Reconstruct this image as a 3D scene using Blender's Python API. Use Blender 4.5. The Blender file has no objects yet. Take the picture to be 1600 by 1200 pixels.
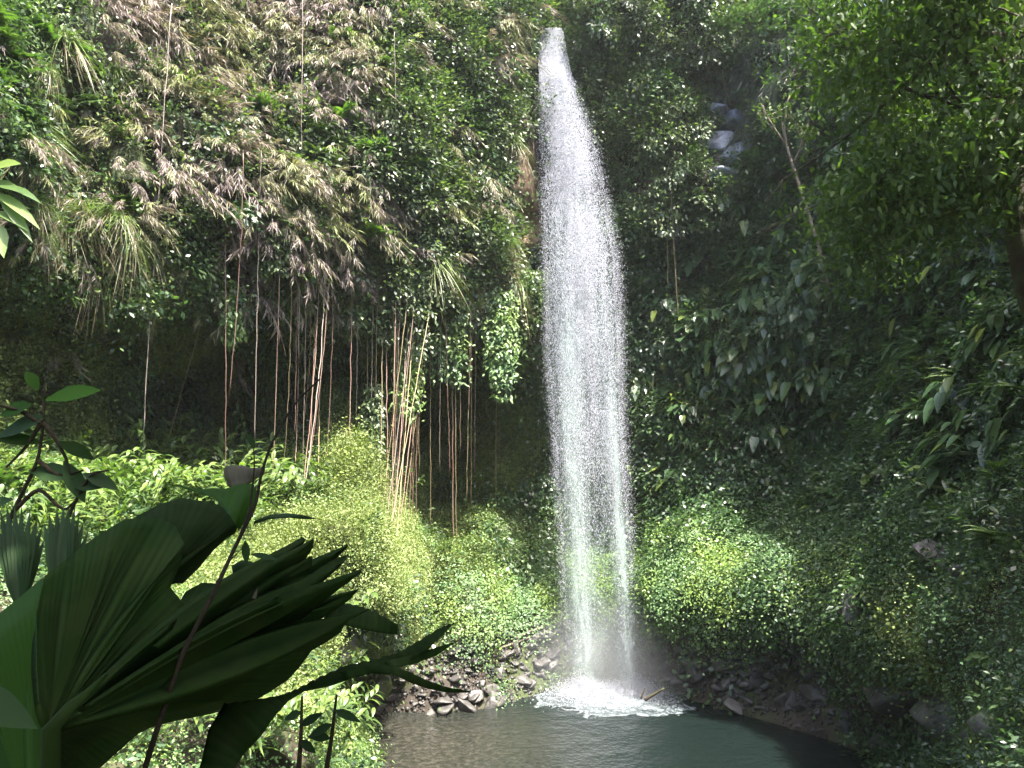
import bpy, math, random
import numpy as np
from mathutils import Vector, Matrix
R = math.radians
rng = np.random.default_rng(7)
random.seed(7)
SC = bpy.context.scene
COL = SC.collection

# ---------------------------------------------------------------- camera, sky, sun, exposure
CAMZ, PITCH, FPX = 6.2, R(6.0), 1200.0
cam_d = bpy.data.cameras.new('camera'); cam = bpy.data.objects.new('camera', cam_d); COL.objects.link(cam)
cam.location = (0, 0, CAMZ); cam.rotation_euler = (R(90) + PITCH, 0, 0)
cam_d.sensor_width = 36; cam_d.lens = 36 * FPX / 1600; cam_d.clip_start = 0.05; cam_d.clip_end = 500
SC.camera = cam
SUN_EL, SUN_AZ = R(69), R(134)          # azimuth from +Y towards +X
w = bpy.data.worlds.new('World'); SC.world = w; w.use_nodes = True
nt = w.node_tree; bg = nt.nodes['Background']; sky = nt.nodes.new('ShaderNodeTexSky')
sky.sky_type = 'NISHITA'; sky.sun_disc = False; sky.sun_elevation = SUN_EL; sky.sun_rotation = SUN_AZ; sky.dust_density = 4; sky.air_density = .8; sky.ozone_density = .6
nt.links.new(sky.outputs[0], bg.inputs[0]); bg.inputs[1].default_value = 0.15
sun_d = bpy.data.lights.new('sun', 'SUN'); sun = bpy.data.objects.new('sun', sun_d); COL.objects.link(sun)
sun_d.energy = 4.1; sun_d.angle = R(0.53); sun_d.color = (1, .95, .86)
SDIR = Vector((math.cos(SUN_EL) * math.sin(SUN_AZ), math.cos(SUN_EL) * math.cos(SUN_AZ), math.sin(SUN_EL)))
sun.rotation_euler = SDIR.to_track_quat('Z', 'Y').to_euler(); sun.location = (20, 0, 40)
SC.view_settings.view_transform = 'Standard'; SC.view_settings.look = 'None'
SC.view_settings.exposure = 2.7; SC.view_settings.gamma = 1.0
SC.render.engine = 'CYCLES'
SC.cycles.transparent_max_bounces = 24; SC.cycles.max_bounces = 7; SC.cycles.diffuse_bounces = 4
SC.cycles.transmission_bounces = 5; SC.cycles.glossy_bounces = 3
SC.cycles.sample_clamp_indirect = 6; SC.cycles.use_denoising = True

# ---------------------------------------------------------------- helpers
CAMP = np.array([0, 0, CAMZ])
cp, sp = math.cos(PITCH), math.sin(PITCH)
def ray(px, py):
    """direction with unit y of the point seen at (px, py); arrays allowed"""
    px = np.asarray(px, float); py = np.asarray(py, float)
    a = (px - 800) / FPX; b = (600 - py) / FPX
    y = cp - b * sp; z = sp + b * cp
    y = np.maximum(y, 0.12)
    return np.stack([a / y, np.ones_like(a + b), z / y], -1)
def at(px, py, Y): return CAMP + ray(px, py) * Y
def to_px(p):
    p = np.asarray(p, float) - CAMP
    f = p[..., 1] * cp + p[..., 2] * sp; u = -p[..., 1] * sp + p[..., 2] * cp
    return 800 + FPX * p[..., 0] / f, 600 - FPX * u / f

def _h(i, j, k, s):
    n = (i * 73856093) ^ (j * 19349663) ^ (k * 83492791) ^ (s * 2654435)
    n = (n ^ (n >> 13)) * 1274126177 & 0x7fffffff
    n = (n ^ (n >> 16)) * 668265263 & 0x7fffffff
    return ((n ^ (n >> 15)) & 0xffffff) / float(0xffffff)
def noise(p, scale, seed=0):
    q = np.asarray(p, float) / scale; i = np.floor(q).astype(np.int64); f = q - i; f = f * f * (3 - 2 * f)
    r = 0
    for dx in (0, 1):
        for dy in (0, 1):
            for dz in (0, 1):
                wgt = (f[..., 0] if dx else 1 - f[..., 0]) * (f[..., 1] if dy else 1 - f[..., 1]) * (f[..., 2] if dz else 1 - f[..., 2])
                r = r + wgt * _h(i[..., 0] + dx, i[..., 1] + dy, i[..., 2] + dz, seed)
    return r
def fbm(p, scale, octs=4, seed=0):
    r = 0; a = 1; t = 0
    for o in range(octs):
        r = r + a * noise(p, scale / 2 ** o, seed + o * 17); t += a; a *= .5
    return r / t
def unit(v): return v / np.maximum(np.linalg.norm(v, axis=-1, keepdims=True), 1e-9)

def mesh_np(name, V, F, mat=None, rnd=None, smooth=True):
    """V (n,3); F list of arrays of equal-arity faces"""
    me = bpy.data.meshes.new(name)
    V = np.ascontiguousarray(V, np.float32)
    F = [f for f in (F if isinstance(F, list) else [F]) if len(f)]
    loops = np.concatenate([f.reshape(-1) for f in F]).astype(np.int32)
    tot = np.concatenate([np.full(len(f), f.shape[1]) for f in F]).astype(np.int32)
    start = np.concatenate([[0], np.cumsum(tot)[:-1]]).astype(np.int32)
    me.vertices.add(len(V)); me.vertices.foreach_set('co', V.reshape(-1))
    me.loops.add(len(loops)); me.loops.foreach_set('vertex_index', loops)
    me.polygons.add(len(tot)); me.polygons.foreach_set('loop_start', start); me.polygons.foreach_set('loop_total', tot)
    me.update(calc_edges=True)
    if smooth: me.polygons.foreach_set('use_smooth', np.ones(len(tot), bool))
    if rnd is not None:
        at_ = me.attributes.new('rnd', 'FLOAT', 'POINT'); at_.data.foreach_set('value', np.ascontiguousarray(rnd, np.float32))
    if mat is not None:
        for m in (mat if isinstance(mat, (list, tuple)) else [mat]): me.materials.append(m)
    return me
def link(name, me, parent=None, **tags):
    o = bpy.data.objects.new(name, me); COL.objects.link(o)
    if parent is not None: o.parent = parent
    for k, v in tags.items():
        if v is not None: o[k] = v
    return o
def empty(name, loc, **tags):
    o = link(name, None, None, **tags); o.location = loc; o.empty_display_size = .2
    return o

# ---------------------------------------------------------------- materials
def new_mat(name):
    m = bpy.data.materials.new(name); m.use_nodes = True; t = m.node_tree; t.nodes.clear()
    return m, t, (lambda k, **kw: _node(t, k, kw))
def _node(t, k, kw):
    n = t.nodes.new(k)
    for a, b in kw.items(): setattr(n, a, b)
    return n
def ramp(n, stops):
    cr = n.color_ramp
    while len(cr.elements) < len(stops): cr.elements.new(.5)
    for e, (p, c) in zip(cr.elements, stops): e.position = p; e.color = (*c, 1)
def leaf_mat(name, cols, trans=.35, rough=.42, spec=.5, tcol=(1.0, 1.25, .45), patch=None, pscale=.5):
    """per-leaf colour from the rnd attribute; light also passes through the blade"""
    m, t, N = new_mat(name); L = t.links.new
    a = N('ShaderNodeAttribute', attribute_name='rnd'); r = N('ShaderNodeValToRGB')
    ramp(r, [(i / max(1, len(cols) - 1), c) for i, c in enumerate(cols)])
    L(a.outputs['Fac'], r.inputs[0]); col = r.outputs[0]
    oi = N('ShaderNodeObjectInfo')
    if patch:
        g = N('ShaderNodeNewGeometry'); nz = N('ShaderNodeTexNoise'); nz.inputs['Scale'].default_value = pscale; nz.inputs['Detail'].default_value = 3
        L(g.outputs['Position'], nz.inputs['Vector'])
        rr = N('ShaderNodeValToRGB'); ramp(rr, [(.42, (0, 0, 0)), (.6, (1, 1, 1))]); L(nz.outputs[0], rr.inputs[0])
        mx = N('ShaderNodeMix', data_type='RGBA'); L(rr.outputs[0], mx.inputs[0]); L(col, mx.inputs[6])
        r2 = N('ShaderNodeValToRGB'); ramp(r2, [(i / max(1, len(patch) - 1), c) for i, c in enumerate(patch)]); L(a.outputs['Fac'], r2.inputs[0])
        L(r2.outputs[0], mx.inputs[7]); col = mx.outputs[2]
    hs = N('ShaderNodeHueSaturation'); L(col, hs.inputs['Color'])
    mp = N('ShaderNodeMapRange'); mp.inputs[3].default_value = .8; mp.inputs[4].default_value = 1.2
    L(oi.outputs['Random'], mp.inputs[0]); L(mp.outputs[0], hs.inputs['Value'])
    p = N('ShaderNodeBsdfPrincipled'); p.inputs['Roughness'].default_value = rough; p.inputs['Specular IOR Level'].default_value = spec
    L(hs.outputs[0], p.inputs['Base Color'])
    tr = N('ShaderNodeBsdfTranslucent'); mu = N('ShaderNodeMix', data_type='RGBA', blend_type='MULTIPLY'); mu.inputs[0].default_value = 1
    L(hs.outputs[0], mu.inputs[6]); mu.inputs[7].default_value = (*tcol, 1); L(mu.outputs[2], tr.inputs[0])
    ms = N('ShaderNodeMixShader'); ms.inputs[0].default_value = trans
    L(p.outputs[0], ms.inputs[1]); L(tr.outputs[0], ms.inputs[2])
    o = N('ShaderNodeOutputMaterial'); L(ms.outputs[0], o.inputs[0])
    return m
M = {}
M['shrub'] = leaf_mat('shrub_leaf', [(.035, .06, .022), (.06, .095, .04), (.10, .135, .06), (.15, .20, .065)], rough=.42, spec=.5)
M['shrubdark'] = leaf_mat('shade_leaf', [(.028, .058, .026), (.052, .10, .04), (.085, .14, .05)], rough=.33)  # leaf green darkened for the plants on the shaded slopes
M['bamboo'] = leaf_mat('dry_bamboo_leaf', [(.13, .10, .09), (.23, .18, .165), (.28, .225, .205), (.21, .18, .14), (.22, .23, .10)], trans=.3, rough=.55, tcol=(1.05, 1.05, .6), patch=[(.12, .10, .07), (.17, .18, .07), (.22, .26, .08)], pscale=.45)
M['tussock'] = leaf_mat('tussock_blade', [(.20, .15, .10), (.14, .15, .06), (.11, .17, .045), (.16, .22, .06)], trans=.3, rough=.42)
M['greygrass'] = leaf_mat('grey_green_blade', [(.05, .065, .045), (.09, .11, .08), (.07, .10, .05)], trans=.25, rough=.4)
M['fern'] = leaf_mat('fern_leaf', [(.05, .10, .02), (.09, .16, .035), (.15, .22, .04)], rough=.45)
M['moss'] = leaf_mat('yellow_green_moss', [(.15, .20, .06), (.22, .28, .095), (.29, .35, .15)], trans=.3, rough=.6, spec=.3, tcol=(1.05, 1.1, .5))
M['darkmoss'] = leaf_mat('shade_moss', [(.09, .12, .03), (.14, .18, .045), (.20, .24, .065)], trans=.2, rough=.6, spec=.3, patch=[(.05, .07, .025), (.09, .12, .035), (.13, .17, .045)], pscale=.9)  # darker copy of the mound moss, shade of the hollow in its colour
M['herb'] = leaf_mat('blue_green_herb', [(.08, .15, .06), (.12, .21, .09), (.17, .26, .10)], trans=.3, rough=.5, patch=[(.10, .17, .04), (.15, .23, .05), (.20, .28, .06)], pscale=.8)
M['aroid'] = leaf_mat('broad_leaf', [(.035, .07, .03), (.055, .105, .04), (.08, .13, .04), (.15, .19, .04)], rough=.32)
M['ginger'] = leaf_mat('bright_lance_leaf', [(.045, .085, .02), (.09, .15, .035), (.16, .22, .05)], trans=.4, rough=.42)
M['palm'] = leaf_mat('palm_leaflet', [(.03, .07, .02), (.05, .10, .03), (.08, .13, .04)], rough=.35)
M['canopy'] = leaf_mat('tree_leaf', [(.03, .055, .016), (.05, .085, .022), (.09, .13, .03)], trans=.4, rough=.6, spec=.25)

def rock_mat(name, c1, c2, scale, moss=None, bump=.4, rough=.8, mossamt=.5, spec=.3, patches=()):
    m, t, N = new_mat(name); L = t.links.new
    g = N('ShaderNodeNewGeometry'); n1 = N('ShaderNodeTexNoise'); n1.inputs['Scale'].default_value = scale; n1.inputs['Detail'].default_value = 8
    n1.inputs['Roughness'].default_value = .65; L(g.outputs['Position'], n1.inputs['Vector'])
    r = N('ShaderNodeValToRGB'); ramp(r, [(.3, c1), (.7, c2)]); L(n1.outputs[0], r.inputs[0]); col = r.outputs[0]
    if moss:
        n2 = N('ShaderNodeTexNoise'); n2.inputs['Scale'].default_value = scale * .45; n2.inputs['Detail'].default_value = 6; L(g.outputs['Position'], n2.inputs['Vector'])
        r2 = N('ShaderNodeValToRGB'); ramp(r2, [(mossamt - .06, (0, 0, 0)), (mossamt + .06, (1, 1, 1))]); L(n2.outputs[0], r2.inputs[0])
        mx = N('ShaderNodeMix', data_type='RGBA'); L(r2.outputs[0], mx.inputs[0]); L(col, mx.inputs[6]); mx.inputs[7].default_value = (*moss, 1); col = mx.outputs[2]
    for (cx_, cy_, cz_), (ax_, ay_, az_), c_lo, c_hi, sc_ in patches:
        s_ = N('ShaderNodeVectorMath', operation='SUBTRACT'); L(g.outputs['Position'], s_.inputs[0]); s_.inputs[1].default_value = (cx_, cy_, cz_)
        k_ = N('ShaderNodeVectorMath', operation='DIVIDE'); L(s_.outputs[0], k_.inputs[0]); k_.inputs[1].default_value = (ax_, ay_, az_)
        l_ = N('ShaderNodeVectorMath', operation='LENGTH'); L(k_.outputs[0], l_.inputs[0]); ad = N('ShaderNodeMath', operation='MULTIPLY_ADD'); L(n1.outputs[0], ad.inputs[0]); ad.inputs[1].default_value = .8; L(l_.outputs[1], ad.inputs[2])
        rr_ = N('ShaderNodeValToRGB'); ramp(rr_, [(.95, (1, 1, 1)), (1.0, (0, 0, 0))]); m_ = N('ShaderNodeMapRange'); m_.inputs[1].default_value = 1.5; m_.inputs[2].default_value = 1.2; L(ad.outputs[0], m_.inputs[0])
        n5 = N('ShaderNodeTexNoise'); n5.inputs['Scale'].default_value = sc_; n5.inputs['Detail'].default_value = 7; L(g.outputs['Position'], n5.inputs['Vector']); r5 = N('ShaderNodeValToRGB'); ramp(r5, [(.35, c_lo), (.65, c_hi)]); L(n5.outputs[0], r5.inputs[0])
        mx_2 = N('ShaderNodeMix', data_type='RGBA'); L(m_.outputs[0], mx_2.inputs[0]); L(col, mx_2.inputs[6]); L(r5.outputs[0], mx_2.inputs[7]); col = mx_2.outputs[2]
    oi = N('ShaderNodeObjectInfo'); hs = N('ShaderNodeHueSaturation'); mp = N('ShaderNodeMapRange'); mp.inputs[3].default_value = .6; mp.inputs[4].default_value = 1.5
    L(oi.outputs['Random'], mp.inputs[0]); L(mp.outputs[0], hs.inputs['Value']); L(col, hs.inputs['Color'])
    p = N('ShaderNodeBsdfPrincipled'); p.inputs['Roughness'].default_value = rough; p.inputs['Specular IOR Level'].default_value = spec
    L(hs.outputs[0], p.inputs['Base Color'])
    b = N('ShaderNodeBump'); b.inputs['Strength'].default_value = bump; b.inputs['Distance'].default_value = .08; L(n1.outputs[0], b.inputs['Height']); L(b.outputs[0], p.inputs['Normal'])
    o = N('ShaderNodeOutputMaterial'); L(p.outputs[0], o.inputs[0])
    return m
M['cliff'] = rock_mat('wet_cliff', (.03, .025, .018), (.09, .07, .05), 1.6, moss=(.06, .08, .025), bump=.8, patches=[((.35, 24.5, 11.5), (.9, 3, 5.5), (.10, .06, .035), (.34, .24, .15), 3.)])
M['stone'] = rock_mat('dark_wet_stone', (.02, .019, .018), (.09, .083, .075), 5, bump=.5, rough=.5, spec=.5)
M['mossy_stone'] = rock_mat('mossy_stone', (.04, .037, .033), (.13, .12, .11), 4, moss=(.05, .07, .015), bump=.5, rough=.6, mossamt=.5)
M['pale_stone'] = rock_mat('wet_blue_grey_stone', (.03, .036, .05), (.24, .27, .34), 3.5, bump=.9, rough=.35, spec=.6)
M['bark'] = rock_mat('dark_bark', (.02, .015, .01), (.07, .05, .03), 8, moss=(.05, .06, .02), bump=.8)
M['palebark'] = rock_mat('pale_bark', (.10, .08, .06), (.23, .19, .14), 9, bump=.5)
M['wood'] = rock_mat('grey_driftwood', (.07, .055, .045), (.22, .18, .15), 9, bump=.5)

# ---------------------------------------------------------------- terrain: distance of the ground and cliffs
CP = """
-500 -500 6;-500 0 6;-500 400 6.5;-500 700 7;-500 1000 6;-500 1400 4.5
-200 -500 10;-200 -100 10;-200 400 10.5;-200 700 10.5;-200 900 8.5;-200 1200 6;-200 1400 4.5
0 -500 15;0 -100 14;0 0 13.8;0 150 13;0 300 13.2;0 430 13.6;0 520 15.5;0 620 15.5;0 720 13.5;0 850 10.5;0 1000 8.5;0 1200 6.8;0 1400 5
200 -500 18;200 -100 17;200 0 16.8;200 200 16;200 350 15.6;200 450 16;200 530 18;200 735 18.9;200 790 14.8;200 870 12.2;200 1000 9.5;200 1200 7.4;200 1400 5.5
400 -500 20.5;400 -100 19.5;400 0 19.3;400 200 18.2;400 350 18;400 450 18.6;400 540 21.2;400 735 21.4;400 790 17.5;400 860 15.2;400 1000 11;400 1200 8.4
600 -500 23;600 0 21.5;600 200 20.6;600 350 20.3;600 470 21.2;600 560 23.6;600 700 24.0
500 700 21.8;560 715 18.6;560 780 17.8;500 780 17.4;480 900 15.8;560 900 16.6;600 850 17.0;618 930 17.0;600 980 18.5;540 1000 17.5;490 1000 14.5;515 1060 17.8;455 1060 12;545 1120 18.6;485 1120 10.8;560 1195 16.6;500 1195 9.4;440 1200 8.6;650 920 21.2
655 800 25;660 870 22;700 880 22;640 960 21;720 960 21;760 850 23.5;800 870 24.2;790 930 22.6;840 950 23.2
620 1060 20.2;700 1050 20.6;800 1020 22;560 1090 19.5;640 1110 20.1;750 1100 20.4
750 -500 25;740 0 23.2;740 200 22.6;740 400 22.4;740 490 23;740 600 25.6;740 750 25.8
805 -400 26;805 0 24.6;810 200 24.4;815 400 24.4;830 500 24.8;840 620 26;840 800 26
870 -300 29;872 -60 28.5;875 0 28.2;878 40 27;890 120 26;900 300 26;900 600 26.6;900 850 26
925 -400 27;930 0 25.4;960 100 25;980 300 25.2;1000 500 25.8;1000 700 26;1000 850 25;960 940 24;1000 1000 23.6
1040 -100 25;1060 100 25;1060 300 25.2;1080 500 25.2;1060 700 25.4;1060 840 22.6;1040 920 21.4;1120 900 20.2;1100 960 20.6;1040 1075 22;1060 1020 21.8;1150 1060 20.3
1150 -500 26;1140 0 25.5;1130 200 26;1150 350 25;1180 550 23.8;1180 700 24.0;1200 800 22.6;1200 860 20.2;1200 950 19.3;1250 1030 19.6;1260 1120 18.8
1300 -500 23;1300 0 22.5;1300 200 22;1300 400 22;1300 550 22.3;1300 700 22.2;1300 830 19.8;1300 920 17.8;1340 980 17;1380 1050 15.8;1400 1110 16.6;1420 1180 16
1450 -500 19;1450 0 19;1450 300 18.8;1450 500 18.2;1450 650 17;1450 800 14.6;1450 900 13.6;1450 1000 12.8;1480 1080 12.9;1500 1190 12
1600 -500 15.5;1600 0 16;1600 300 15.2;1600 500 14;1600 650 12.6;1600 800 11.4;1600 950 10.3;1600 1100 9.4;1600 1300 8
1800 -500 12;1800 0 12;1800 400 11;1800 700 9.5;1800 1000 7.5;1800 1300 6
2100 -500 7.5;2100 0 7.5;2100 600 6.5;2100 1200 4.5;2100 1400 4
"""
cps = np.array([[float(v) for v in s.split()] for s in CP.replace('\n', ';').split(';') if s.strip()])
_X = cps[:, :2] / 100.; _D = np.sqrt(((_X[:, None] - _X[None]) ** 2).sum(-1) + .06)
_W = np.linalg.solve(_D + np.eye(len(_X)) * -0.02, cps[:, 2] - 18)
def base_depth(px, py):
    px = np.asarray(px, float); py = np.asarray(py, float); sh = np.broadcast(px, py).shape
    q = np.stack([np.broadcast_to(px, sh).ravel(), np.broadcast_to(py, sh).ravel()], -1) / 100.
    out = np.empty(len(q))
    for i in range(0, len(q), 20000):
        s = q[i:i + 20000]; out[i:i + 20000] = np.sqrt(((s[:, None] - _X[None]) ** 2).sum(-1) + .06) @ _W + 18
    return np.maximum(out.reshape(sh), 3.0)
def surf(px, py, extra=0.0):
    """world point of the terrain seen at that place (towards the viewer by extra metres)"""
    d = base_depth(px, py); r = ray(px, py); P0 = CAMP + r * d[..., None]
    amp = np.clip((d - 6) / 10, .15, 1)
    n = (fbm(P0, 3.2, 2, 3) - .5) * 2.6 + (1 - np.abs(fbm(P0, 1.3, 2, 9) * 2 - 1) - .7) * np.clip(3.4 - px * .0022, 1.9, 3.2) + (noise(P0, .45, 31) - .5) * .35
    z0 = P0[..., 2]; n = n * np.clip((z0 - .2) / 2.5, .12, 1) * np.clip((z0 - 1.0) / 9, .28, 1)
    ledge = np.clip((base_depth(px, np.asarray(py) + 60) - d) * 0, 0, 1)
    d = d - n * amp - extra
    # below the water line the sheet lies on the pool bed
    dn = r[..., 2] < -.02
    lim = np.where(dn, (-.45 - CAMZ) / np.where(dn, r[..., 2], -1), 1e9)
    d = np.minimum(d, lim)
    P = CAMP + r * d[..., None]
    return P
gx = np.concatenate([np.arange(-520, 2121, 11.0), np.arange(2140, 2500, 20.)]); gy = np.arange(-560, 1441, 10.0)
GX, GY = np.meshgrid(gx, gy)
TP = surf(GX, GY)
# cliff tops: everything above the rim folds back into a plateau
def rim(k): return np.interp(k, [-1, .2, .33, .45, .6, .69, .73, .93, .99, 1.5], [27, 26, 23, 20.3, 18, 16.8, 12.5, 12.5, 20, 20])  # out-of-view notch at the right is shaped to let sun onto the mound
over = np.maximum(TP[..., 2] - rim(TP[..., 0] / TP[..., 1]), 0)
TP[..., 2] -= over; TP[..., 1] += over * 1.2; TP[..., 0] += TP[..., 0] / TP[..., 1] * over * 1.2
ny, nx = GX.shape
idx = np.arange(nx * ny).reshape(ny, nx)
quad = np.stack([idx[:-1, :-1], idx[1:, :-1], idx[1:, 1:], idx[:-1, 1:]], -1).reshape(-1, 4)
link('hills', mesh_np('hills', TP.reshape(-1, 3), [quad], M['cliff']), kind='structure')
# wide ground sheet far below and behind everything
gr = np.array([[-60, -45, -1.2], [60, -45, -1.2], [60, 70, -1.2], [-60, 70, -1.2]])
link('ground', mesh_np('ground', gr, [np.array([[0, 1, 2, 3]])], M['cliff']), kind='structure')
# unseen gorge wall added behind the viewer to hold back sky light
def added_back_wall():
    a = np.linspace(R(108), R(432 - 180 + 0), 60); zz = np.linspace(-1.2, 11, 20)
    A, Z = np.meshgrid(a, zz); Rr = 11 + 0 * A
    x = 1 + np.sin(A) * 15; y = -2 + np.cos(A) * 13
    P = np.stack([x, y, Z], -1); n = (fbm(P, 4, 3, 77) - .5) * 5; P[..., 0] += np.sin(A) * n; P[..., 1] += np.cos(A) * n; P[..., 2] *= np.interp(P[..., 0], [2, 10, 14], [1, 1.2, 1.8])
    k = np.arange(A.size).reshape(A.shape); q = np.stack([k[:-1, :-1], k[1:, :-1], k[1:, 1:], k[:-1, 1:]], -1).reshape(-1, 4)
    link('terrain', mesh_np('terrain', P.reshape(-1, 3), [q], M['cliff']), kind='structure')
added_back_wall()

# ---------------------------------------------------------------- leaves
UP = np.array([0, 0, 1.])
class Acc:
    def __init__(s): s.V = []; s.Q = []; s.T = []; s.R = []; s.n = 0
    def add(s, V, Q=None, T=None, r=None):
        V = np.asarray(V, float).reshape(-1, 3)
        if Q is not None and len(Q): s.Q.append(np.asarray(Q).reshape(-1, 4) + s.n)
        if T is not None and len(T): s.T.append(np.asarray(T).reshape(-1, 3) + s.n)
        s.V.append(V); s.R.append(np.full(len(V), .5) if r is None else np.broadcast_to(r, (len(V),)))
        s.n += len(V)
    def get(s):
        return (np.concatenate(s.V), [np.concatenate(a) for a in (s.Q, s.T) if a], np.concatenate(s.R))
    def mesh(s, name, mat, smooth=True):
        V, F, r = s.get(); return mesh_np(name, V, F, mat, r, smooth)
PROF = {'leaf2': [0, 1, 0], 'leaf3': [.1, 1, .8, 0], 'lance': [.15, .9, 1, .6, 0], 'heart': [.75, 1.0, .85, .5, 0], 'grass': [.8, 1, .9, .7, .4, 0], 'strip': [1, 1, 1, .8, .5, 0], 'paddle': [.1, .6, 1, .95, .6, 0]}
def blades(acc, P, D, L, W, prof='leaf2', droop=0.0, rnd=None, N=None, fold=0.0):
    """leaves: base P, direction D, length L, width W; droop bends the tip to the ground; fold lifts the edges"""
    P = np.asarray(P, float).reshape(-1, 3); n = len(P); D = unit(np.broadcast_to(np.asarray(D, float), (n, 3)))
    L = np.broadcast_to(np.asarray(L, float), (n,)); W = np.broadcast_to(np.asarray(W, float), (n,)); droop = np.broadcast_to(np.asarray(droop, float), (n,))
    if N is None: N = unit(np.cross(D, rng.normal(size=(n, 3))) * .6 + UP * .8)
    S = unit(np.cross(D, N)); N = unit(np.cross(S, D))
    pr = np.array(PROF[prof]); k = len(pr); t = np.linspace(0, 1, k)
    C = P[:, None] + D[:, None] * (L[:, None] * t)[..., None]
    C[..., 2] -= (droop * L)[:, None] * t ** 2
    wd = (W[:, None] * pr * .5)[..., None]
    lift = N[:, None] * wd * fold
    Lf = C + S[:, None] * wd + lift; Rt = C - S[:, None] * wd + lift
    r = rng.random(n) if rnd is None else np.broadcast_to(rnd, (n,))
    if fold == 0:
        V = np.concatenate([Lf[:, :-1], Rt[:, :-1], C[:, -1:]], 1); m = k - 1; nv = 2 * m + 1
        b = (np.arange(n) * nv)[:, None]
        q = [np.stack([b[:, 0] + i, b[:, 0] + i + m, b[:, 0] + i + 1 + m, b[:, 0] + i + 1], -1) for i in range(m - 1)]
        T = np.stack([b[:, 0] + m - 1, b[:, 0] + 2 * m - 1, b[:, 0] + 2 * m], -1)
        if pr[0] == 0: q = q[1:]; T = np.concatenate([T, np.stack([b[:, 0], b[:, 0] + 1 + m, b[:, 0] + 1], -1)])
        acc.add(V, np.concatenate(q) if q else None, T, np.repeat(r, nv))
    else:
        V = np.concatenate([Lf, C, Rt], 1); nv = 3 * k; b = np.arange(n) * nv
        q = []
        for i in range(k - 1):
            q.append(np.stack([b + i, b + k + i, b + k + i + 1, b + i + 1], -1)); q.append(np.stack([b + k + i, b + 2 * k + i, b + 2 * k + i + 1, b + k + i + 1], -1))
        acc.add(V, np.concatenate(q), None, np.repeat(r, nv))
def rdir(n, up=0.0, out=0.0, z=None):
    v = rng.normal(size=(n, 3)); v = unit(v); v[:, 2] += up; v[:, 1] -= out
    return unit(v)
def tube(acc, pts, rad, sides=6, r=.5):
    pts = np.asarray(pts, float); n = len(pts); rad = np.broadcast_to(np.asarray(rad, float), (n,))
    tan = unit(np.gradient(pts, axis=0)); ref = np.array([.3, .9, .2]) if abs(tan[:, 2]).mean() > .6 else UP
    a = unit(np.cross(tan, ref)); b = np.cross(tan, a); th = np.arange(sides) * 2 * math.pi / sides
    V = pts[:, None] + (a[:, None] * np.cos(th)[None, :, None] + b[:, None] * np.sin(th)[None, :, None]) * rad[:, None, None]
    q = []
    for i in range(n - 1):
        for j in range(sides):
            q.append((i * sides + j, i * sides + (j + 1) % sides, (i + 1) * sides + (j + 1) % sides, (i + 1) * sides + j))
    V = np.concatenate([V.reshape(-1, 3), pts[:1], pts[-1:]]); c0 = n * sides
    T = [(c0, (j + 1) % sides, j) for j in range(sides)] + [(c0 + 1, (n - 1) * sides + j, (n - 1) * sides + (j + 1) % sides) for j in range(sides)]
    acc.add(V, q, T, r)

# plant prototypes; local frame: -Y points out of the cliff, +Z up
def p_shrub(n=110, r=.5, L=.115, W=.055, flat=.75):
    a = Acc(); k = 9; c = rng.normal(size=(k, 3)) * r * .45; c[:, 1] = -np.abs(c[:, 1])
    i = rng.integers(0, k, n); P = c[i] + unit(rng.normal(size=(n, 3))) * (rng.random((n, 1)) ** .5) * r * .45
    P[:, 1] -= .1; D = unit(unit(P - c[i]) + rng.normal(size=(n, 3)) * .5 + [0, -.35, -.1])
    N = unit(np.stack([rng.normal(size=n) * .5, -.5 - rng.random(n) * .4, .8 + 0 * D[:, 0]], -1))
    s = rng.uniform(.7, 1.25, n); blades(a, P, D, L * s, W * s, 'leaf2', .25, N=N)
    return a
def p_creeper(n=90, r=.42, L=.09, W=.06):
    a = Acc(); P = rng.normal(size=(n, 3)) * [r, .07, r]; P[:, 1] -= .08 + .05 * rng.random(n)
    D = unit(np.stack([rng.normal(size=n) * .7, -.5 * rng.random(n), -.6 + .5 * rng.normal(size=n)], -1))
    s = rng.uniform(.7, 1.3, n); blades(a, P, D, L * s, W * s, 'leaf2', .1, N=unit(np.stack([rng.normal(size=n) * .4, -.9 + 0 * s, .6 + .3 * rng.normal(size=n)], -1)))
    return a
def p_moss(n=190, r=.36, L=.05, W=.032):
    a = Acc(); P = rng.normal(size=(n, 3)) * [r, .035, r]; P[:, 1] -= .04
    D = unit(rng.normal(size=(n, 3)) + [0, -1.0, .3]); s = rng.uniform(.6, 1.4, n)
    blades(a, P, D, L * s, W * s, 'leaf2', .2)
    return a
def p_bamboo(stems=6, n=34):
    a = Acc()
    for s in range(stems):
        ang = rng.uniform(-1.1, 1.1); D = np.array([math.sin(ang), -.9, rng.uniform(.1, .7)]); D /= np.linalg.norm(D); Ls = rng.uniform(.6, 1.15)
        t = np.linspace(0, 1, 7); pts = D * (Ls * t)[:, None]; pts[:, 2] -= Ls * .75 * t ** 2
        tube(a, pts, .006, 3, r=.2)
        tt = rng.uniform(.15, 1, n); P = D * (Ls * tt)[:, None]; P[:, 2] -= Ls * .75 * tt ** 2
        dd = np.stack([D[0] + rng.normal(size=n) * .75, D[1] + rng.normal(size=n) * .4, -.75 - .6 * rng.random(n)], -1)
        sc = rng.uniform(.7, 1.3, n); blades(a, P, dd, .17 * sc, .016 * sc, 'leaf3', .35, rnd=np.clip(rng.normal(.4, .25) + rng.normal(size=n) * .15, 0, 1))
    return a
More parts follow.
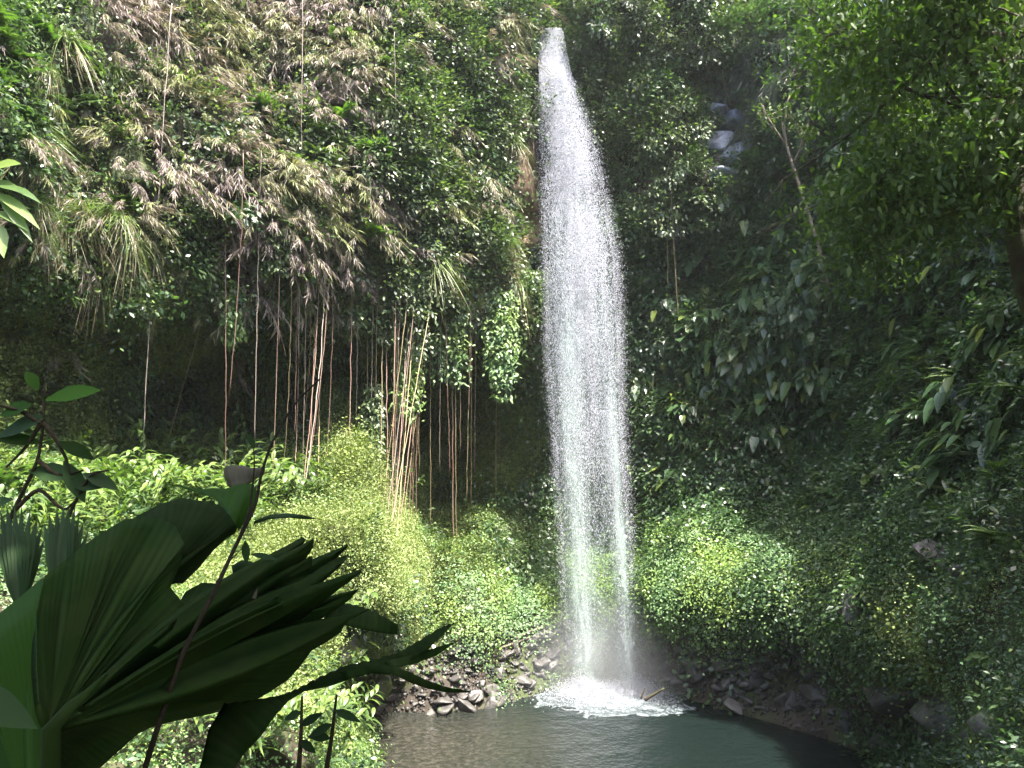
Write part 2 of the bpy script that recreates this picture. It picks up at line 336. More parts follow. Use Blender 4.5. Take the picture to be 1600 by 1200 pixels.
def p_tussock(n=120, L=.95, W=.017, dr=1.15, dead=.35):
    a = Acc(); P = rng.normal(size=(n, 3)) * [.07, .05, .05]
    ang = rng.normal(size=n) * .9; D = unit(np.stack([np.sin(ang), -np.abs(np.cos(ang)) * .8 - .1, rng.uniform(-.1, 1.0, n)], -1))
    isd = rng.random(n) < dead; D[isd, 2] -= .9; r = np.where(isd, rng.random(n) * .25, .35 + rng.random(n) * .65)
    s = rng.uniform(.6, 1.15, n); blades(a, P, D, L * s, W, 'grass', dr * rng.uniform(.7, 1.2, n), rnd=r)
    return a
def p_fern(fr=8, L=.8, dr=.55, wl=.17):
    a = Acc()
    for s in range(fr):
        ang = rng.uniform(-1.6, 1.6); D = np.array([math.sin(ang), -abs(math.cos(ang)) * .8 - .15, rng.uniform(.1, .8)]); D /= np.linalg.norm(D); Ls = L * rng.uniform(.65, 1.1)
        t = np.linspace(0, 1, 8); pts = D * (Ls * t)[:, None]; pts[:, 2] -= Ls * dr * t ** 2; tube(a, pts, .006, 3, r=.3)
        n = 17; tt = np.linspace(.12, .98, n); P = D * (Ls * tt)[:, None]; P[:, 2] -= Ls * dr * tt ** 2
        tg = D[None] * np.ones((n, 1)); tg = tg - UP * (2 * dr * tt)[:, None]; tg = unit(tg); S = unit(np.cross(tg, UP + [0, -.2, 0]))
        Nn = unit(np.cross(S, tg)); Nn *= np.sign(Nn[:, 2:3] + 1e-6); ln = wl * np.sin(np.clip(tt * 1.15 + .12, 0, 1) * math.pi) ** .7 + .02
        rr = rng.random() * .6
        for sg in (-1, 1): blades(a, P, unit(S * sg + tg * .35 - UP * .12), ln, .042, 'leaf3', .2, N=Nn, rnd=np.clip(rr + rng.random(n) * .3, 0, 1))
    return a
def p_aroid(n=13, L=.36, W=.24, st=.45, prof='heart', dr=.35):
    a = Acc()
    for s in range(n):
        ang = rng.normal() * .9; D = np.array([math.sin(ang), -abs(math.cos(ang)), rng.uniform(-.2, 1.3)]); D /= np.linalg.norm(D); Ls = st * rng.uniform(.5, 1.3)
        t = np.linspace(0, 1, 5); pts = D * (Ls * t)[:, None]; pts[:, 2] -= Ls * .3 * t ** 2; tube(a, pts, .007, 3, r=.4)
        dd = np.array([D[0] * .7, D[1] * .6, -.75 + .3 * rng.normal()]); sc = rng.uniform(.65, 1.2)
        blades(a, pts[-1:], dd, L * sc, W * sc, prof, dr, N=np.array([[D[0] * .3, -.8, .7]]), fold=.25, rnd=min(1, abs(rng.normal()) * .38))
    return a
def p_lance(n=26, L=.45, W=.10, st=.2, dr=.7, up=.5):
    a = Acc(); ang = rng.normal(size=n); D = unit(np.stack([np.sin(ang), -np.abs(np.cos(ang)) - .1, up + rng.normal(size=n) * .5], -1))
    P = D * st * rng.random((n, 1)) + rng.normal(size=(n, 3)) * [.12, .05, .15]; s = rng.uniform(.7, 1.2, n)
    blades(a, P, D, L * s, W * s, 'lance', dr * rng.uniform(.6, 1.3, n), N=unit(np.stack([0 * s, -.4 + 0 * s, .9 + 0 * s], -1)), fold=.3)
    return a
def p_rosette(n=26, L=.75, W=.075, dr=.55):
    a = Acc(); ang = rng.random(n) * 2 * math.pi; D = unit(np.stack([np.sin(ang), np.cos(ang), rng.uniform(.5, 2.2, n)], -1))
    s = rng.uniform(.7, 1.15, n); blades(a, D * .03, D, L * s, W, 'paddle', dr * rng.uniform(.6, 1.2, n), N=UP + D * -.2, fold=.35)
    return a
def p_palm(fr=7, L=1.3):
    a = Acc()
    for s in range(fr):
        ang = rng.uniform(0, 2 * math.pi); D = np.array([math.sin(ang), math.cos(ang), rng.uniform(.6, 1.6)]); D /= np.linalg.norm(D); Ls = L * rng.uniform(.7, 1.1)
        t = np.linspace(0, 1, 9); pts = D * (Ls * t)[:, None]; pts[:, 2] -= Ls * .65 * t ** 2; tube(a, pts, .009, 4, r=.6)
        n = 20; tt = np.linspace(.2, 1, n); P = D * (Ls * tt)[:, None]; P[:, 2] -= Ls * .65 * tt ** 2
        tg = unit(D[None] - UP * (1.3 * tt)[:, None]); S = unit(np.cross(tg, UP))
        for sg in (-1, 1): blades(a, P, unit(S * sg + tg * .6), .38 * np.sin(tt * 2.6 + .3), .035, 'leaf3', .55, rnd=rng.random() * .6)
    return a
def p_herb(n=170, r=.38, L=.062, W=.038, h=.22):
    a = Acc(); P = rng.normal(size=(n, 3)) * [r, r * .8, 0]; P[:, 2] = h * rng.random(n) ** .6
    D = unit(rng.normal(size=(n, 3)) * [1, 1, .35] + [0, -.2, .15]); s = rng.uniform(.6, 1.3, n)
    blades(a, P, D, L * s, W * s, 'leaf2', .3, N=unit(rng.normal(size=(n, 3)) * .35 + UP))
    return a
def p_ginger(st=5, n=9):
    a = Acc()
    for s in range(st):
        ang = rng.random() * 6.3; D = np.array([math.sin(ang) * .6, math.cos(ang) * .6 - .2, 1.]); Ls = rng.uniform(.6, 1.1); t = np.linspace(0, 1, 5)
        b = rng.normal(size=3) * [.15, .15, 0]; pts = b + D * (Ls * t)[:, None]; pts[:, 2] -= Ls * .25 * t ** 2; tube(a, pts, .008, 4, r=.4)
        tt = np.linspace(.3, 1, n); P = b + D * (Ls * tt)[:, None]; P[:, 2] -= Ls * .25 * tt ** 2
        sg = np.where(np.arange(n) % 2, 1, -1)[:, None]; S = np.cross(D, rng.normal(size=3)); S /= np.linalg.norm(S)
        blades(a, P, unit(S * sg + D * .6 + rng.normal(size=(n, 3)) * .15), .36 * rng.uniform(.7, 1.15, n), .085, 'lance', .45, N=UP + [0, -.3, 0], fold=.3)
    return a
PROTO = {}
def protos(key, fn, k, mat, **kw): PROTO[key] = ([fn(**kw).get() for _ in range(k)], M[mat])
protos('shrub', p_shrub, 6, 'shrub')
protos('shrubdark', p_shrub, 6, 'shrubdark', n=100, L=.13, W=.06)
protos('creeper', p_creeper, 5, 'shrub', n=80)
protos('creeperdark', p_creeper, 5, 'shrubdark', n=90, L=.11, W=.07)
protos('bamboo', p_bamboo, 8, 'bamboo')
protos('tussock', p_tussock, 5, 'tussock', L=.72)
protos('greygrass', p_tussock, 5, 'greygrass', n=70, L=.5, dr=1.6, W=.012, dead=.7)
protos('fern', p_fern, 6, 'fern')
protos('moss', p_moss, 5, 'moss')
protos('darkmoss', p_moss, 5, 'darkmoss', n=150, L=.065, W=.045)
protos('herb', p_herb, 6, 'herb')
protos('herbdark', p_herb, 6, 'shrubdark', n=110, L=.08, W=.05)
protos('aroid', p_aroid, 6, 'aroid')
protos('lance', p_lance, 6, 'aroid')
protos('ginger', p_ginger, 6, 'ginger')
protos('rosette', p_rosette, 3, 'ginger')
protos('palm', p_palm, 3, 'palm')
EXTRA_LIMIT = 1.0

def normals_at(px, py):
    e = 14.; a = surf(px - e, py); b = surf(px + e, py); c = surf(px, py - e); d = surf(px, py + e)
    n = unit(np.cross(b - a, c - d)); P = surf(px, py)
    n *= np.sign(((CAMP - P) * n).sum(-1, keepdims=True) + 1e-9)
    return P, n
def place(key, P, nrm, s, up):
    """4x3 transforms: turn -Y to the outward horizontal normal; 'up' plants lean towards the surface normal"""
    n = len(P); h = nrm.copy(); 
    if up == 'wall': h[:, 2] *= .5
    elif up == 'carpet': pass
    else: h[:, 2] = 0
    h = unit(h + rng.normal(size=(n, 3)) * (.22 if up != 'up' else .0) + (0 if up != 'up' else rng.normal(size=(n, 3)) * [1, 1, 0]))
    Y = -h; X = unit(np.cross(Y, UP)); Z = np.cross(X, Y)
    if up == 'lay':   # herbs: +Z follows the ground normal
        Z = unit(nrm + UP * .5 + rng.normal(size=(n, 3)) * .12); X = unit(np.cross(rng.normal(size=(n, 3)), Z)); Y = np.cross(Z, X)
    A = np.stack([X, Y, Z], -1) * s[:, None, None]
    return A
WALL = {'shrub', 'shrubdark', 'bamboo', 'tussock', 'greygrass', 'fern', 'aroid', 'lance'}
LAY = {'herb', 'herbdark', 'moss', 'darkmoss'}
# moss patches are built in the X-Z plane, so they use the carpet frame
MODE = {**{k: 'wall' for k in WALL}, 'herb': 'lay', 'herbdark': 'lay', 'moss': 'carpet', 'darkmoss': 'carpet', 'creeper': 'carpet', 'creeperdark': 'carpet', 'ginger': 'up', 'rosette': 'up', 'palm': 'up'}
def merged(name, key, P, nrm, s, label=None, out=.05):
    vs, mat = PROTO[key]; A = place(key, P, nrm, s, MODE[key]); which = rng.integers(0, len(vs), len(P)); acc = Acc()
    jit = rng.normal(size=len(P)) * .16
    for v, (V, F, r) in enumerate(vs):
        m = which == v; k = int(m.sum())
        if not k: continue
        W_ = np.einsum('nij,vj->nvi', A[m], V) + (P[m] + nrm[m] * out)[:, None]; nv = len(V)
        off = (np.arange(k) * nv)[:, None, None]
        Q = T = None
        for f in F:
            g = (f[None] + off).reshape(-1, f.shape[1])
            if f.shape[1] == 4: Q = g
            else: T = g
        acc.add(W_.reshape(-1, 3), Q, T, np.clip(np.tile(r, k) + np.repeat(jit[m], nv), 0, 1))
    o = link(name, acc.mesh(name, mat), kind='stuff', label=label)
    return o

# where each kind of growth covers the slopes: (kind, centre x, y, radius x, y, weight)
FIELD = [
 ('creeper', 250, 150, 330, 200, .8), ('creeper', 150, 330, 200, 110, 1.0), ('tussock', 90, 110, 90, 70, .3), ('tussock', 180, 380, 130, 50, .35), ('shrub', 200, 250, 220, 180, .5), ('tussock', 320, 90, 120, 90, .3),
 ('bamboo', 420, 130, 210, 190, 3.0), ('bamboo', 540, 330, 110, 110, 3.0), ('bamboo', 150, 260, 160, 160, .4), ('fern', 250, 250, 260, 200, .45), ('fern', 420, 180, 200, 180, .35), ('shrub', 420, 200, 200, 200, .5), ('bamboo', 330, 60, 110, 120, 1.5), ('fern', 560, 230, 90, 90, .8), ('fern', 120, 230, 120, 60, .5),
 ('shrub', 680, 200, 110, 240, 3.5), ('shrub', 740, 300, 70, 200, 2.5), ('shrub', 620, 60, 90, 90, 2), ('shrub', 640, 440, 120, 50, 2.2), ('shrub', 430, 270, 90, 40, .8), ('shrub', 380, 190, 60, 50, .4),
 ('creeper', 820, 150, 40, 160, 1.2), ('tussock', 770, 430, 50, 40, 2.5), ('creeper', 790, 520, 50, 60, 3.5), ('fern', 780, 560, 50, 60, 1.0), ('tussock', 800, 350, 14, 100, 1.0),
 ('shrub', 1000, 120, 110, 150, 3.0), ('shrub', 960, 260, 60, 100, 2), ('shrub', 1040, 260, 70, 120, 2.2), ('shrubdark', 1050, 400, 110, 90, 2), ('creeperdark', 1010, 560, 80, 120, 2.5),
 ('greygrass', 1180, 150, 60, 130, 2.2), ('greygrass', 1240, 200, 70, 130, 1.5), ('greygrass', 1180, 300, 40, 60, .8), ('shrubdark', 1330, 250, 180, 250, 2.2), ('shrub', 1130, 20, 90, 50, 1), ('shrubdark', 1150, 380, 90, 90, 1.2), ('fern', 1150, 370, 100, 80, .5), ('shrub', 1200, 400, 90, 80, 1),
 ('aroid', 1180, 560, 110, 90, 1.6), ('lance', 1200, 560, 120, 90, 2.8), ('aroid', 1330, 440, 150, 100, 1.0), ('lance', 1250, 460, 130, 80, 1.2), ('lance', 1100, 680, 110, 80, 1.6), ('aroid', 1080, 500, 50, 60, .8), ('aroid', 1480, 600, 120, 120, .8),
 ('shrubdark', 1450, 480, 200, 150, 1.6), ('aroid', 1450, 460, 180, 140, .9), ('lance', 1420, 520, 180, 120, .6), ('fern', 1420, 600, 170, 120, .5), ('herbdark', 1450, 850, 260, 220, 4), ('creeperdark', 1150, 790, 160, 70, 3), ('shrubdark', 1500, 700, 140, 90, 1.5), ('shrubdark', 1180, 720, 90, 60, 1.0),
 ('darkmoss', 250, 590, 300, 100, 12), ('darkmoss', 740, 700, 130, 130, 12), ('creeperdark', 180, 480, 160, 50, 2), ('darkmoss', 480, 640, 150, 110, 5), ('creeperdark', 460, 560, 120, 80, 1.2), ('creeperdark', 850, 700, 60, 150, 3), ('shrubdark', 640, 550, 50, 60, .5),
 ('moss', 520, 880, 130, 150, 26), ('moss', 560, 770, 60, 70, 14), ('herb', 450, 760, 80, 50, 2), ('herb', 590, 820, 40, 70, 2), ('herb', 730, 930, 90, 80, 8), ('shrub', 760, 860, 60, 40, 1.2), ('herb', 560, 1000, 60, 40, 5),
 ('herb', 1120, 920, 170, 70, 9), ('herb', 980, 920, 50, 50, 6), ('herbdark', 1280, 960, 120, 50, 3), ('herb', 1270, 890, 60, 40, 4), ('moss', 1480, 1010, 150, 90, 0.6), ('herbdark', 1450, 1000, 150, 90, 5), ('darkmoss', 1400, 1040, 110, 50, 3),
 ('ginger', 270, 800, 190, 60, 1.6), ('shrub', 380, 760, 120, 60, 1.2), ('fern', 200, 800, 160, 60, .6), ('lance', 360, 730, 90, 40, 1.2), ('herb', 60, 740, 100, 120, 4), ('ginger', 60, 760, 120, 120, 1.6), ('fern', 80, 700, 100, 80, .8), ('herb', 250, 850, 260, 120, 3),
 ('herb', 320, 1120, 300, 110, 5), ('ginger', 350, 1100, 200, 100, 1.0), ('lance', 300, 640, 90, 30, .5),
]
BARE = [(820, 1032, 120, 62, 1.0), (610, 1095, 150, 62, 1.0), (1230, 1072, 160, 66, 1.0), (1340, 1135, 110, 50, .9), (815, 290, 34, 220, .93), (840, 330, 22, 240, .95), (872, 40, 42, 75, 1.0), (1132, 210, 46, 95, 1.0), (1430, 1105, 150, 72, 1.0), (1260, 1110, 190, 62, 1.0), (1090, 1052, 160, 72, 1.0), (1200, 1020, 80, 40, .8), (690, 1062, 200, 82, 1.0), (870, 1010, 90, 60, 1.0),
        (790, 1010, 50, 30, .8), (905, 600, 50, 500, .35), (255, 665, 50, 22, .8), (650, 560, 40, 60, .3), (1330, 640, 40, 30, .7), (1480, 880, 35, 30, .8), (1330, 790, 40, 30, .6), (930, 1150, 400, 90, 1.0)]
MAXR = {'moss': 3.0, 'herb': 2.4}
# area-even samples over the sheet
tri_area = np.linalg.norm(np.cross(TP[1:, :-1] - TP[:-1, :-1], TP[:-1, 1:] - TP[:-1, :-1]), axis=-1)
tri_area = tri_area * (over[:-1, :-1] <= 0)
mx_, my_ = GX[:-1, :-1], GY[:-1, :-1]
inview = (mx_ > -260) & (mx_ < 1860) & (my_ > -330) & (my_ < 1330)
wgt = np.minimum(tri_area, .12) * inview * np.where((mx_ > -40) & (mx_ < 1640) & (my_ > -60) & (my_ < 1230), 1, .45)
NS = 15500
pick = rng.choice(wgt.size, NS, p=(wgt / wgt.sum()).ravel())
sx = mx_.ravel()[pick] + rng.random(NS) * 11; sy = my_.ravel()[pick] + rng.random(NS) * 10
SPt, SNr = normals_at(sx, sy)
kinds = sorted({f[0] for f in FIELD}); Wt = np.zeros((NS, len(kinds)))
for k, cx, cy, rx, ry, wv in FIELD:
    sc = rng.uniform(.6, .8); nz = np.clip(fbm(SPt, 1.6, 2, kinds.index(k) * 5 + 1) * 3.2 - 1.1, .03, 2.2)
    Wt[:, kinds.index(k)] += wv * np.exp(-(((sx - cx) / rx) ** 2 + ((sy - cy) / ry) ** 2)) * nz
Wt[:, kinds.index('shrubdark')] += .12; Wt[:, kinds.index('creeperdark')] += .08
tot = Wt.sum(1); cum = np.cumsum(Wt / tot[:, None], 1); kind = (cum < rng.random(NS)[:, None]).sum(1)
bare = np.zeros(NS)
for cx, cy, rx, ry, wv in BARE: bare = np.maximum(bare, wv * (np.exp(-(((sx - cx) / rx) ** 2 + ((sy - cy) / ry) ** 2) ** 2)))
gap = np.clip((fbm(SPt, 1.1, 2, 60) - .62) * 9, 0, .85) * (sy < 720)
keep = (rng.random(NS) > np.maximum(bare, gap)) & (SPt[:, 2] > .05)
NAMES = {'shrub': 'foliage', 'shrubdark': 'shade_foliage', 'creeper': 'creeper_leaves', 'creeperdark': 'shade_creeper_leaves', 'bamboo': 'dry_bamboo_foliage', 'tussock': 'grass', 'greygrass': 'hanging_grass', 'fern': 'fern_foliage',
         'moss': 'moss_cover', 'darkmoss': 'shade_moss_cover', 'herb': 'herb_vegetation', 'herbdark': 'shade_herb_vegetation', 'aroid': 'broadleaf_foliage', 'lance': 'lance_leaf_foliage', 'ginger': 'lush_vegetation'}
SLAB = {'shrub': 'small leaved green foliage carpeting the sunlit cliff', 'bamboo': 'dry pinkish brown bamboo foliage hanging over the upper left cliff', 'moss': 'bright yellow green moss on the mound'}
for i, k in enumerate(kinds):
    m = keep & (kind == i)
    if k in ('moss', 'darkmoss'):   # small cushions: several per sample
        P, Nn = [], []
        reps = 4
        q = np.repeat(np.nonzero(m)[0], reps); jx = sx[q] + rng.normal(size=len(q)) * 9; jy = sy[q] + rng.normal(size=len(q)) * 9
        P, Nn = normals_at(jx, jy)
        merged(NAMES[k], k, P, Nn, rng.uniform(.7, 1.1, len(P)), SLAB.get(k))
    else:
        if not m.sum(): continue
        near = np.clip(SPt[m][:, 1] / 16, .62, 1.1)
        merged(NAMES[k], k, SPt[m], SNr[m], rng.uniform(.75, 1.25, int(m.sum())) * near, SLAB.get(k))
# ---------------------------------------------------------------- pool
def water_mat():
    m, t, N = new_mat('pool_water'); L = t.links.new
    g = N('ShaderNodeNewGeometry'); P = g.outputs['Position']
    def nz(scale, det=6, rough=.6, vec=None, dist=0):
        n = N('ShaderNodeTexNoise'); n.inputs['Scale'].default_value = scale; n.inputs['Detail'].default_value = det; n.inputs['Roughness'].default_value = rough; n.inputs['Distortion'].default_value = dist
        L(vec or P, n.inputs['Vector']); return n.outputs[0]
    def math_(op, a, b=None, c=None):
        n = N('ShaderNodeMath', operation=op)
        for i, v in enumerate((a, b, c)):
            if v is None: continue
            if isinstance(v, (int, float)): n.inputs[i].default_value = v
            else: L(v, n.inputs[i])
        return n.outputs[0]
    def dist_to(x, y, sx, sy):
        s = N('ShaderNodeVectorMath', operation='SUBTRACT'); L(P, s.inputs[0]); s.inputs[1].default_value = (x, y, 0)
        k = N('ShaderNodeVectorMath', operation='MULTIPLY'); L(s.outputs[0], k.inputs[0]); k.inputs[1].default_value = (1 / sx, 1 / sy, 0)
        l = N('ShaderNodeVectorMath', operation='LENGTH'); L(k.outputs[0], l.inputs[0]); return l.outputs[1]
    d = dist_to(2.75, 21.5, 2.1, 1.75)
    n1 = nz(1.5, 8, .7, dist=.8)
    wob = math_('ADD', d, math_('MULTIPLY', math_('SUBTRACT', n1, .5), 1.6))
    r = N('ShaderNodeValToRGB'); ramp(r, [(.40, (.8, .8, .8)), (.72, (.45, .45, .45)), (.80, (.15, .15, .15)), (.93, (.75, .75, .75)), (1.0, (0, 0, 0))])
    L(wob, r.inputs[0])
    lace = N('ShaderNodeValToRGB'); ramp(lace, [(.34, (.1, .1, .1)), (.66, (1, 1, 1))]); L(nz(4.5, 8, .7, dist=1.2), lace.inputs[0])
    fo = math_('MULTIPLY', r.outputs[0], lace.outputs[0])
    # drifting scraps of foam
    sc = N('ShaderNodeMapping'); sc.inputs['Scale'].default_value = (.5, 1.6, 1); L(P, sc.inputs['Vector'])
    fl = N('ShaderNodeValToRGB'); ramp(fl, [(.66, (0, 0, 0)), (.74, (.4, .4, .4))]); L(nz(2.6, 9, .75, sc.outputs[0], .5), fl.inputs[0])
    far = N('ShaderNodeMapRange'); far.inputs[1].default_value = 3.5; far.inputs[2].default_value = 1.0; L(d, far.inputs[0])
    fo = math_('MAXIMUM', fo, math_('MULTIPLY', fl.outputs[0], far.outputs[0]))
    # bed: paler gravel through the shallows on the left
    sh = dist_to(-3.6, 17.5, 4.6, 3.2); shm = N('ShaderNodeMapRange'); shm.inputs[1].default_value = 1.3; shm.inputs[2].default_value = .5; L(sh, shm.inputs[0])
    bed = N('ShaderNodeValToRGB'); ramp(bed, [(.35, (.008, .009, .007)), (.5, (.022, .022, .017)), (.72, (.065, .06, .05))]); L(nz(7, 8, .75), bed.inputs[0])
    mx = N('ShaderNodeMix', data_type='RGBA'); L(shm.outputs[0], mx.inputs[0]); mx.inputs[6].default_value = (.005, .009, .008, 1); L(bed.outputs[0], mx.inputs[7])
    mf = N('ShaderNodeMix', data_type='RGBA'); L(fo, mf.inputs[0]); L(mx.outputs[2], mf.inputs[6]); mf.inputs[7].default_value = (.33, .38, .41, 1)
    p = N('ShaderNodeBsdfPrincipled'); L(mf.outputs[2], p.inputs['Base Color']); p.inputs['IOR'].default_value = 1.33
    rg = N('ShaderNodeMapRange'); rg.inputs[3].default_value = .07; rg.inputs[4].default_value = .8; L(fo, rg.inputs[0]); L(rg.outputs[0], p.inputs['Roughness'])
    w1 = nz(1.6, 3, .5); w2 = nz(7, 4, .6)
    hgt = math_('ADD', math_('MULTIPLY', w1, .7), math_('MULTIPLY', w2, .3))
    b = N('ShaderNodeBump'); b.inputs['Strength'].default_value = .9; b.inputs['Distance'].default_value = .16; L(hgt, b.inputs['Height']); L(b.outputs[0], p.inputs['Normal'])
    o = N('ShaderNodeOutputMaterial'); L(p.outputs[0], o.inputs[0]); return m
wv = np.array([[-22, 4, 0], [22, 4, 0], [22, 32, 0], [-22, 32, 0]], float)
link('water', mesh_np('water', wv, [np.array([[0, 1, 2, 3]])], water_mat()), kind='structure')

# ---------------------------------------------------------------- waterfall
rng = np.random.default_rng(100)
def spray_mat(name, col, tr):
    m, t, N = new_mat(name); L = t.links.new
    d = N('ShaderNodeBsdfDiffuse'); d.inputs[0].default_value = (*col, 1); b = N('ShaderNodeBsdfTranslucent'); b.inputs[0].default_value = (*col, 1)
    ms = N('ShaderNodeMixShader'); ms.inputs[0].default_value = tr; L(d.outputs[0], ms.inputs[1]); L(b.outputs[0], ms.inputs[2])
    o = N('ShaderNodeOutputMaterial'); L(ms.outputs[0], o.inputs[0]); return m
def veil_mat():
    m, t, N = new_mat('falling_water_veil'); L = t.links.new
    g = N('ShaderNodeNewGeometry'); mp = N('ShaderNodeMapping'); mp.inputs['Scale'].default_value = (9, 7, .55); L(g.outputs['Position'], mp.inputs['Vector'])
    n = N('ShaderNodeTexNoise'); n.inputs['Scale'].default_value = 1; n.inputs['Detail'].default_value = 8; n.inputs['Roughness'].default_value = .6; n.inputs['Distortion'].default_value = .6; L(mp.outputs[0], n.inputs['Vector'])
    r = N('ShaderNodeValToRGB'); ramp(r, [(.36, (.06, .06, .06)), (.66, (1, 1, 1))]); L(n.outputs[0], r.inputs[0])
    a = N('ShaderNodeAttribute', attribute_name='rnd'); mu = N('ShaderNodeMath', operation='MULTIPLY'); L(a.outputs['Fac'], mu.inputs[0]); L(r.outputs[0], mu.inputs[1])
    tr = N('ShaderNodeBsdfTransparent'); d = N('ShaderNodeBsdfDiffuse'); d.inputs[0].default_value = (.52, .62, .60, 1); b = N('ShaderNodeBsdfTranslucent'); b.inputs[0].default_value = (.52, .62, .60, 1)
    m1 = N('ShaderNodeMixShader'); m1.inputs[0].default_value = .5; L(d.outputs[0], m1.inputs[1]); L(b.outputs[0], m1.inputs[2])
    m2 = N('ShaderNodeMixShader'); L(mu.outputs[0], m2.inputs[0]); L(tr.outputs[0], m2.inputs[1]); L(m1.outputs[0], m2.inputs[2])
    o = N('ShaderNodeOutputMaterial'); L(m2.outputs[0], o.inputs[0]); return m
M['drop'] = spray_mat('white_spray', (.54, .555, .61), .35); M['veil'] = veil_mat()
WR = np.array([40, 60, 100, 150, 250, 400, 550, 700, 850, 1000, 1080.])
WL_ = np.array([856, 842, 841, 843, 850, 856, 860, 871, 881, 889, 892.]); WRt = np.array([878, 882, 890, 902, 930, 956, 964, 969, 981, 989, 990.])
def fallY(row): return np.interp(row, [40, 120, 400, 1080], [25.3, 24.3, 23.4, 22.0])
def fall_pt(row, u, dy=0.0):
    """u in 0..1 across the fall"""
    l = np.interp(row, WR, WL_); r_ = np.interp(row, WR, WRt); Y = fallY(row)
    P = at(l + (r_ - l) * u, row, 1.0) - CAMP; return CAMP + P * (Y + dy)[..., None]
fall = empty('waterfall', tuple(at(940, 1080, 22.)), label='tall white waterfall dropping from the dark cleft into the pool', category='waterfall')
def local(o, V): return V - np.array(o.location)
def curtain(u0, u1, r0, r1, dens, dy, seed):
    nr, nu = 90, 18; rows = np.linspace(r0, r1, nr); us = np.linspace(0, 1, nu); RR, UU = np.meshgrid(rows, us, indexing='ij')
    c0 = np.interp(RR, rows, u0(rows)) if callable(u0) else u0; c1 = np.interp(RR, rows, u1(rows)) if callable(u1) else u1
    U = c0 + (c1 - c0) * UU; P = fall_pt(RR, U, dy + 0 * RR); wob = fbm(P * [1, 1, .25], .8, 2, seed) - .5
    P[..., 1] += wob * .5; P[..., 0] += (fbm(P * [1, 1, .3], 1.1, 2, seed + 5) - .5) * .25
    fade = np.sin(UU * math.pi) ** 1.3 * dens(RR) * np.clip((RR - 38) / 40, .05, 1); k = np.arange(nr * nu).reshape(nr, nu); q = np.stack([k[:-1, :-1], k[1:, :-1], k[1:, 1:], k[:-1, 1:]], -1).reshape(-1, 4)
    link('water_curtain', mesh_np('water_curtain', local(fall, P.reshape(-1, 3)), [q], M['veil'], fade.ravel()), fall)
ip = lambda xs, ys: (lambda r: np.interp(r, xs, ys))
curtain(-.05, 1.0, 42, 1082, ip([42, 100, 450, 800, 1080], [.75, .5, .4, .25, .25]), .35, 1)
curtain(ip([42, 600, 1080], [-.05, -.1, -.05]), ip([42, 600, 1080], [.9, .62, .48]), 42, 1082, ip([42, 100, 450, 600, 800, 1080], [.6, .3, .4, .6, .42, .5]), -.1, 2)
curtain(ip([300, 600, 700, 1080], [.4, .6, .66, .70]), ip([300, 600, 1080], [1.05, 1.06, 1.08]), 300, 1082, ip([300, 500, 640, 1080], [0, .4, .55, .6]), .1, 3)
curtain(ip([450, 700, 1080], [.1, .02, .08]), ip([450, 700, 1080], [.5, .42, .36]), 450, 1082, ip([450, 600, 1080], [0, .4, .45]), -.3, 4)
curtain(ip([550, 1080], [.8, .84]), ip([550, 1080], [1.03, 1.02]), 550, 1082, ip([550, 650, 1080], [0, .6, .85]), -.25, 5)
curtain(ip([200, 1080], [-.2, -.25]), ip([200, 1080], [1.15, 1.12]), 200, 1082, ip([200, 600, 1080], [.05, .25, .22]), .6, 6)
def drops(n, rowf, uf, size, stretch, dyr):
    row = rowf(n); u = uf(row, n); P = fall_pt(row, u, rng.normal(size=n) * dyr)
    s = size * rng.uniform(.5, 1.5, n); base = unit(np.array([[1, 0, -.35], [-.5, .87, -.35], [-.5, -.87, -.35], [0, 0, 1.]])); th = rng.random(n) * 6.28; c, sn = np.cos(th), np.sin(th)
    B = np.broadcast_to(base, (n, 4, 3)).copy(); x = B[..., 0] * c[:, None] - B[..., 1] * sn[:, None]; y = B[..., 0] * sn[:, None] + B[..., 1] * c[:, None]
    B = np.stack([x, y, B[..., 2] * (stretch * rng.uniform(.6, 1.6, n))[:, None]], -1) * s[:, None, None]
    V = (P[:, None] + B).reshape(-1, 3); b = (np.arange(n) * 4)[:, None]
    T = np.concatenate([b + np.array([[0, 1, 3]]), b + np.array([[1, 2, 3]]), b + np.array([[2, 0, 3]]), b + np.array([[0, 2, 1]])])
    return V, T
acc = Acc()
def u_up(row, n):   # clumpy across, soft on both margins
    q = rng.normal(.48, .24, n); bad = (q < 0) | (q > 1); q[bad] = rng.random(bad.sum())
    return q
def u_low(row, n):
    s = rng.random(n); a = np.where(s < .5, rng.normal(.2, .13, n), np.where(s < .85, rng.normal(.88, .07, n), rng.uniform(-.1, 1.1, n))); return a
def clump(V, T, seed, th):
    c = V.reshape(-1, 4, 3)[:, 0]; k = (.5 * fbm(c * [1, 1, .45], .55, 3, seed) + .5 * fbm(c * [4.5, 2.5, .4], .55, 2, seed + 3) + rng.normal(size=len(c)) * .11) > th
    T = T[:len(T)]; keepv = np.repeat(k, 4); newi = np.cumsum(keepv) - 1; T = T[keepv[T[:, 0]]]; return V[keepv], newi[T]
for a in [drops(230000, lambda n: 44 + 900 * rng.beta(1.12, 2.9, n), u_up, .0080, 2.6, .3), drops(34000, lambda n: rng.triangular(350, 700, 1080, n), u_low, .0065, 3.5, .3),
          drops(30000, lambda n: 120 + 950 * rng.beta(1.6, 2.2, n), lambda r, n: np.where(rng.random(n) < .4, -.0 - np.abs(rng.normal(0, .06, n)), 1 + np.abs(rng.normal(0, .08, n))), .007, 1.5, .4)]:
    V, T = clump(a[0], a[1], 5, .42); acc.add(V, None, T)
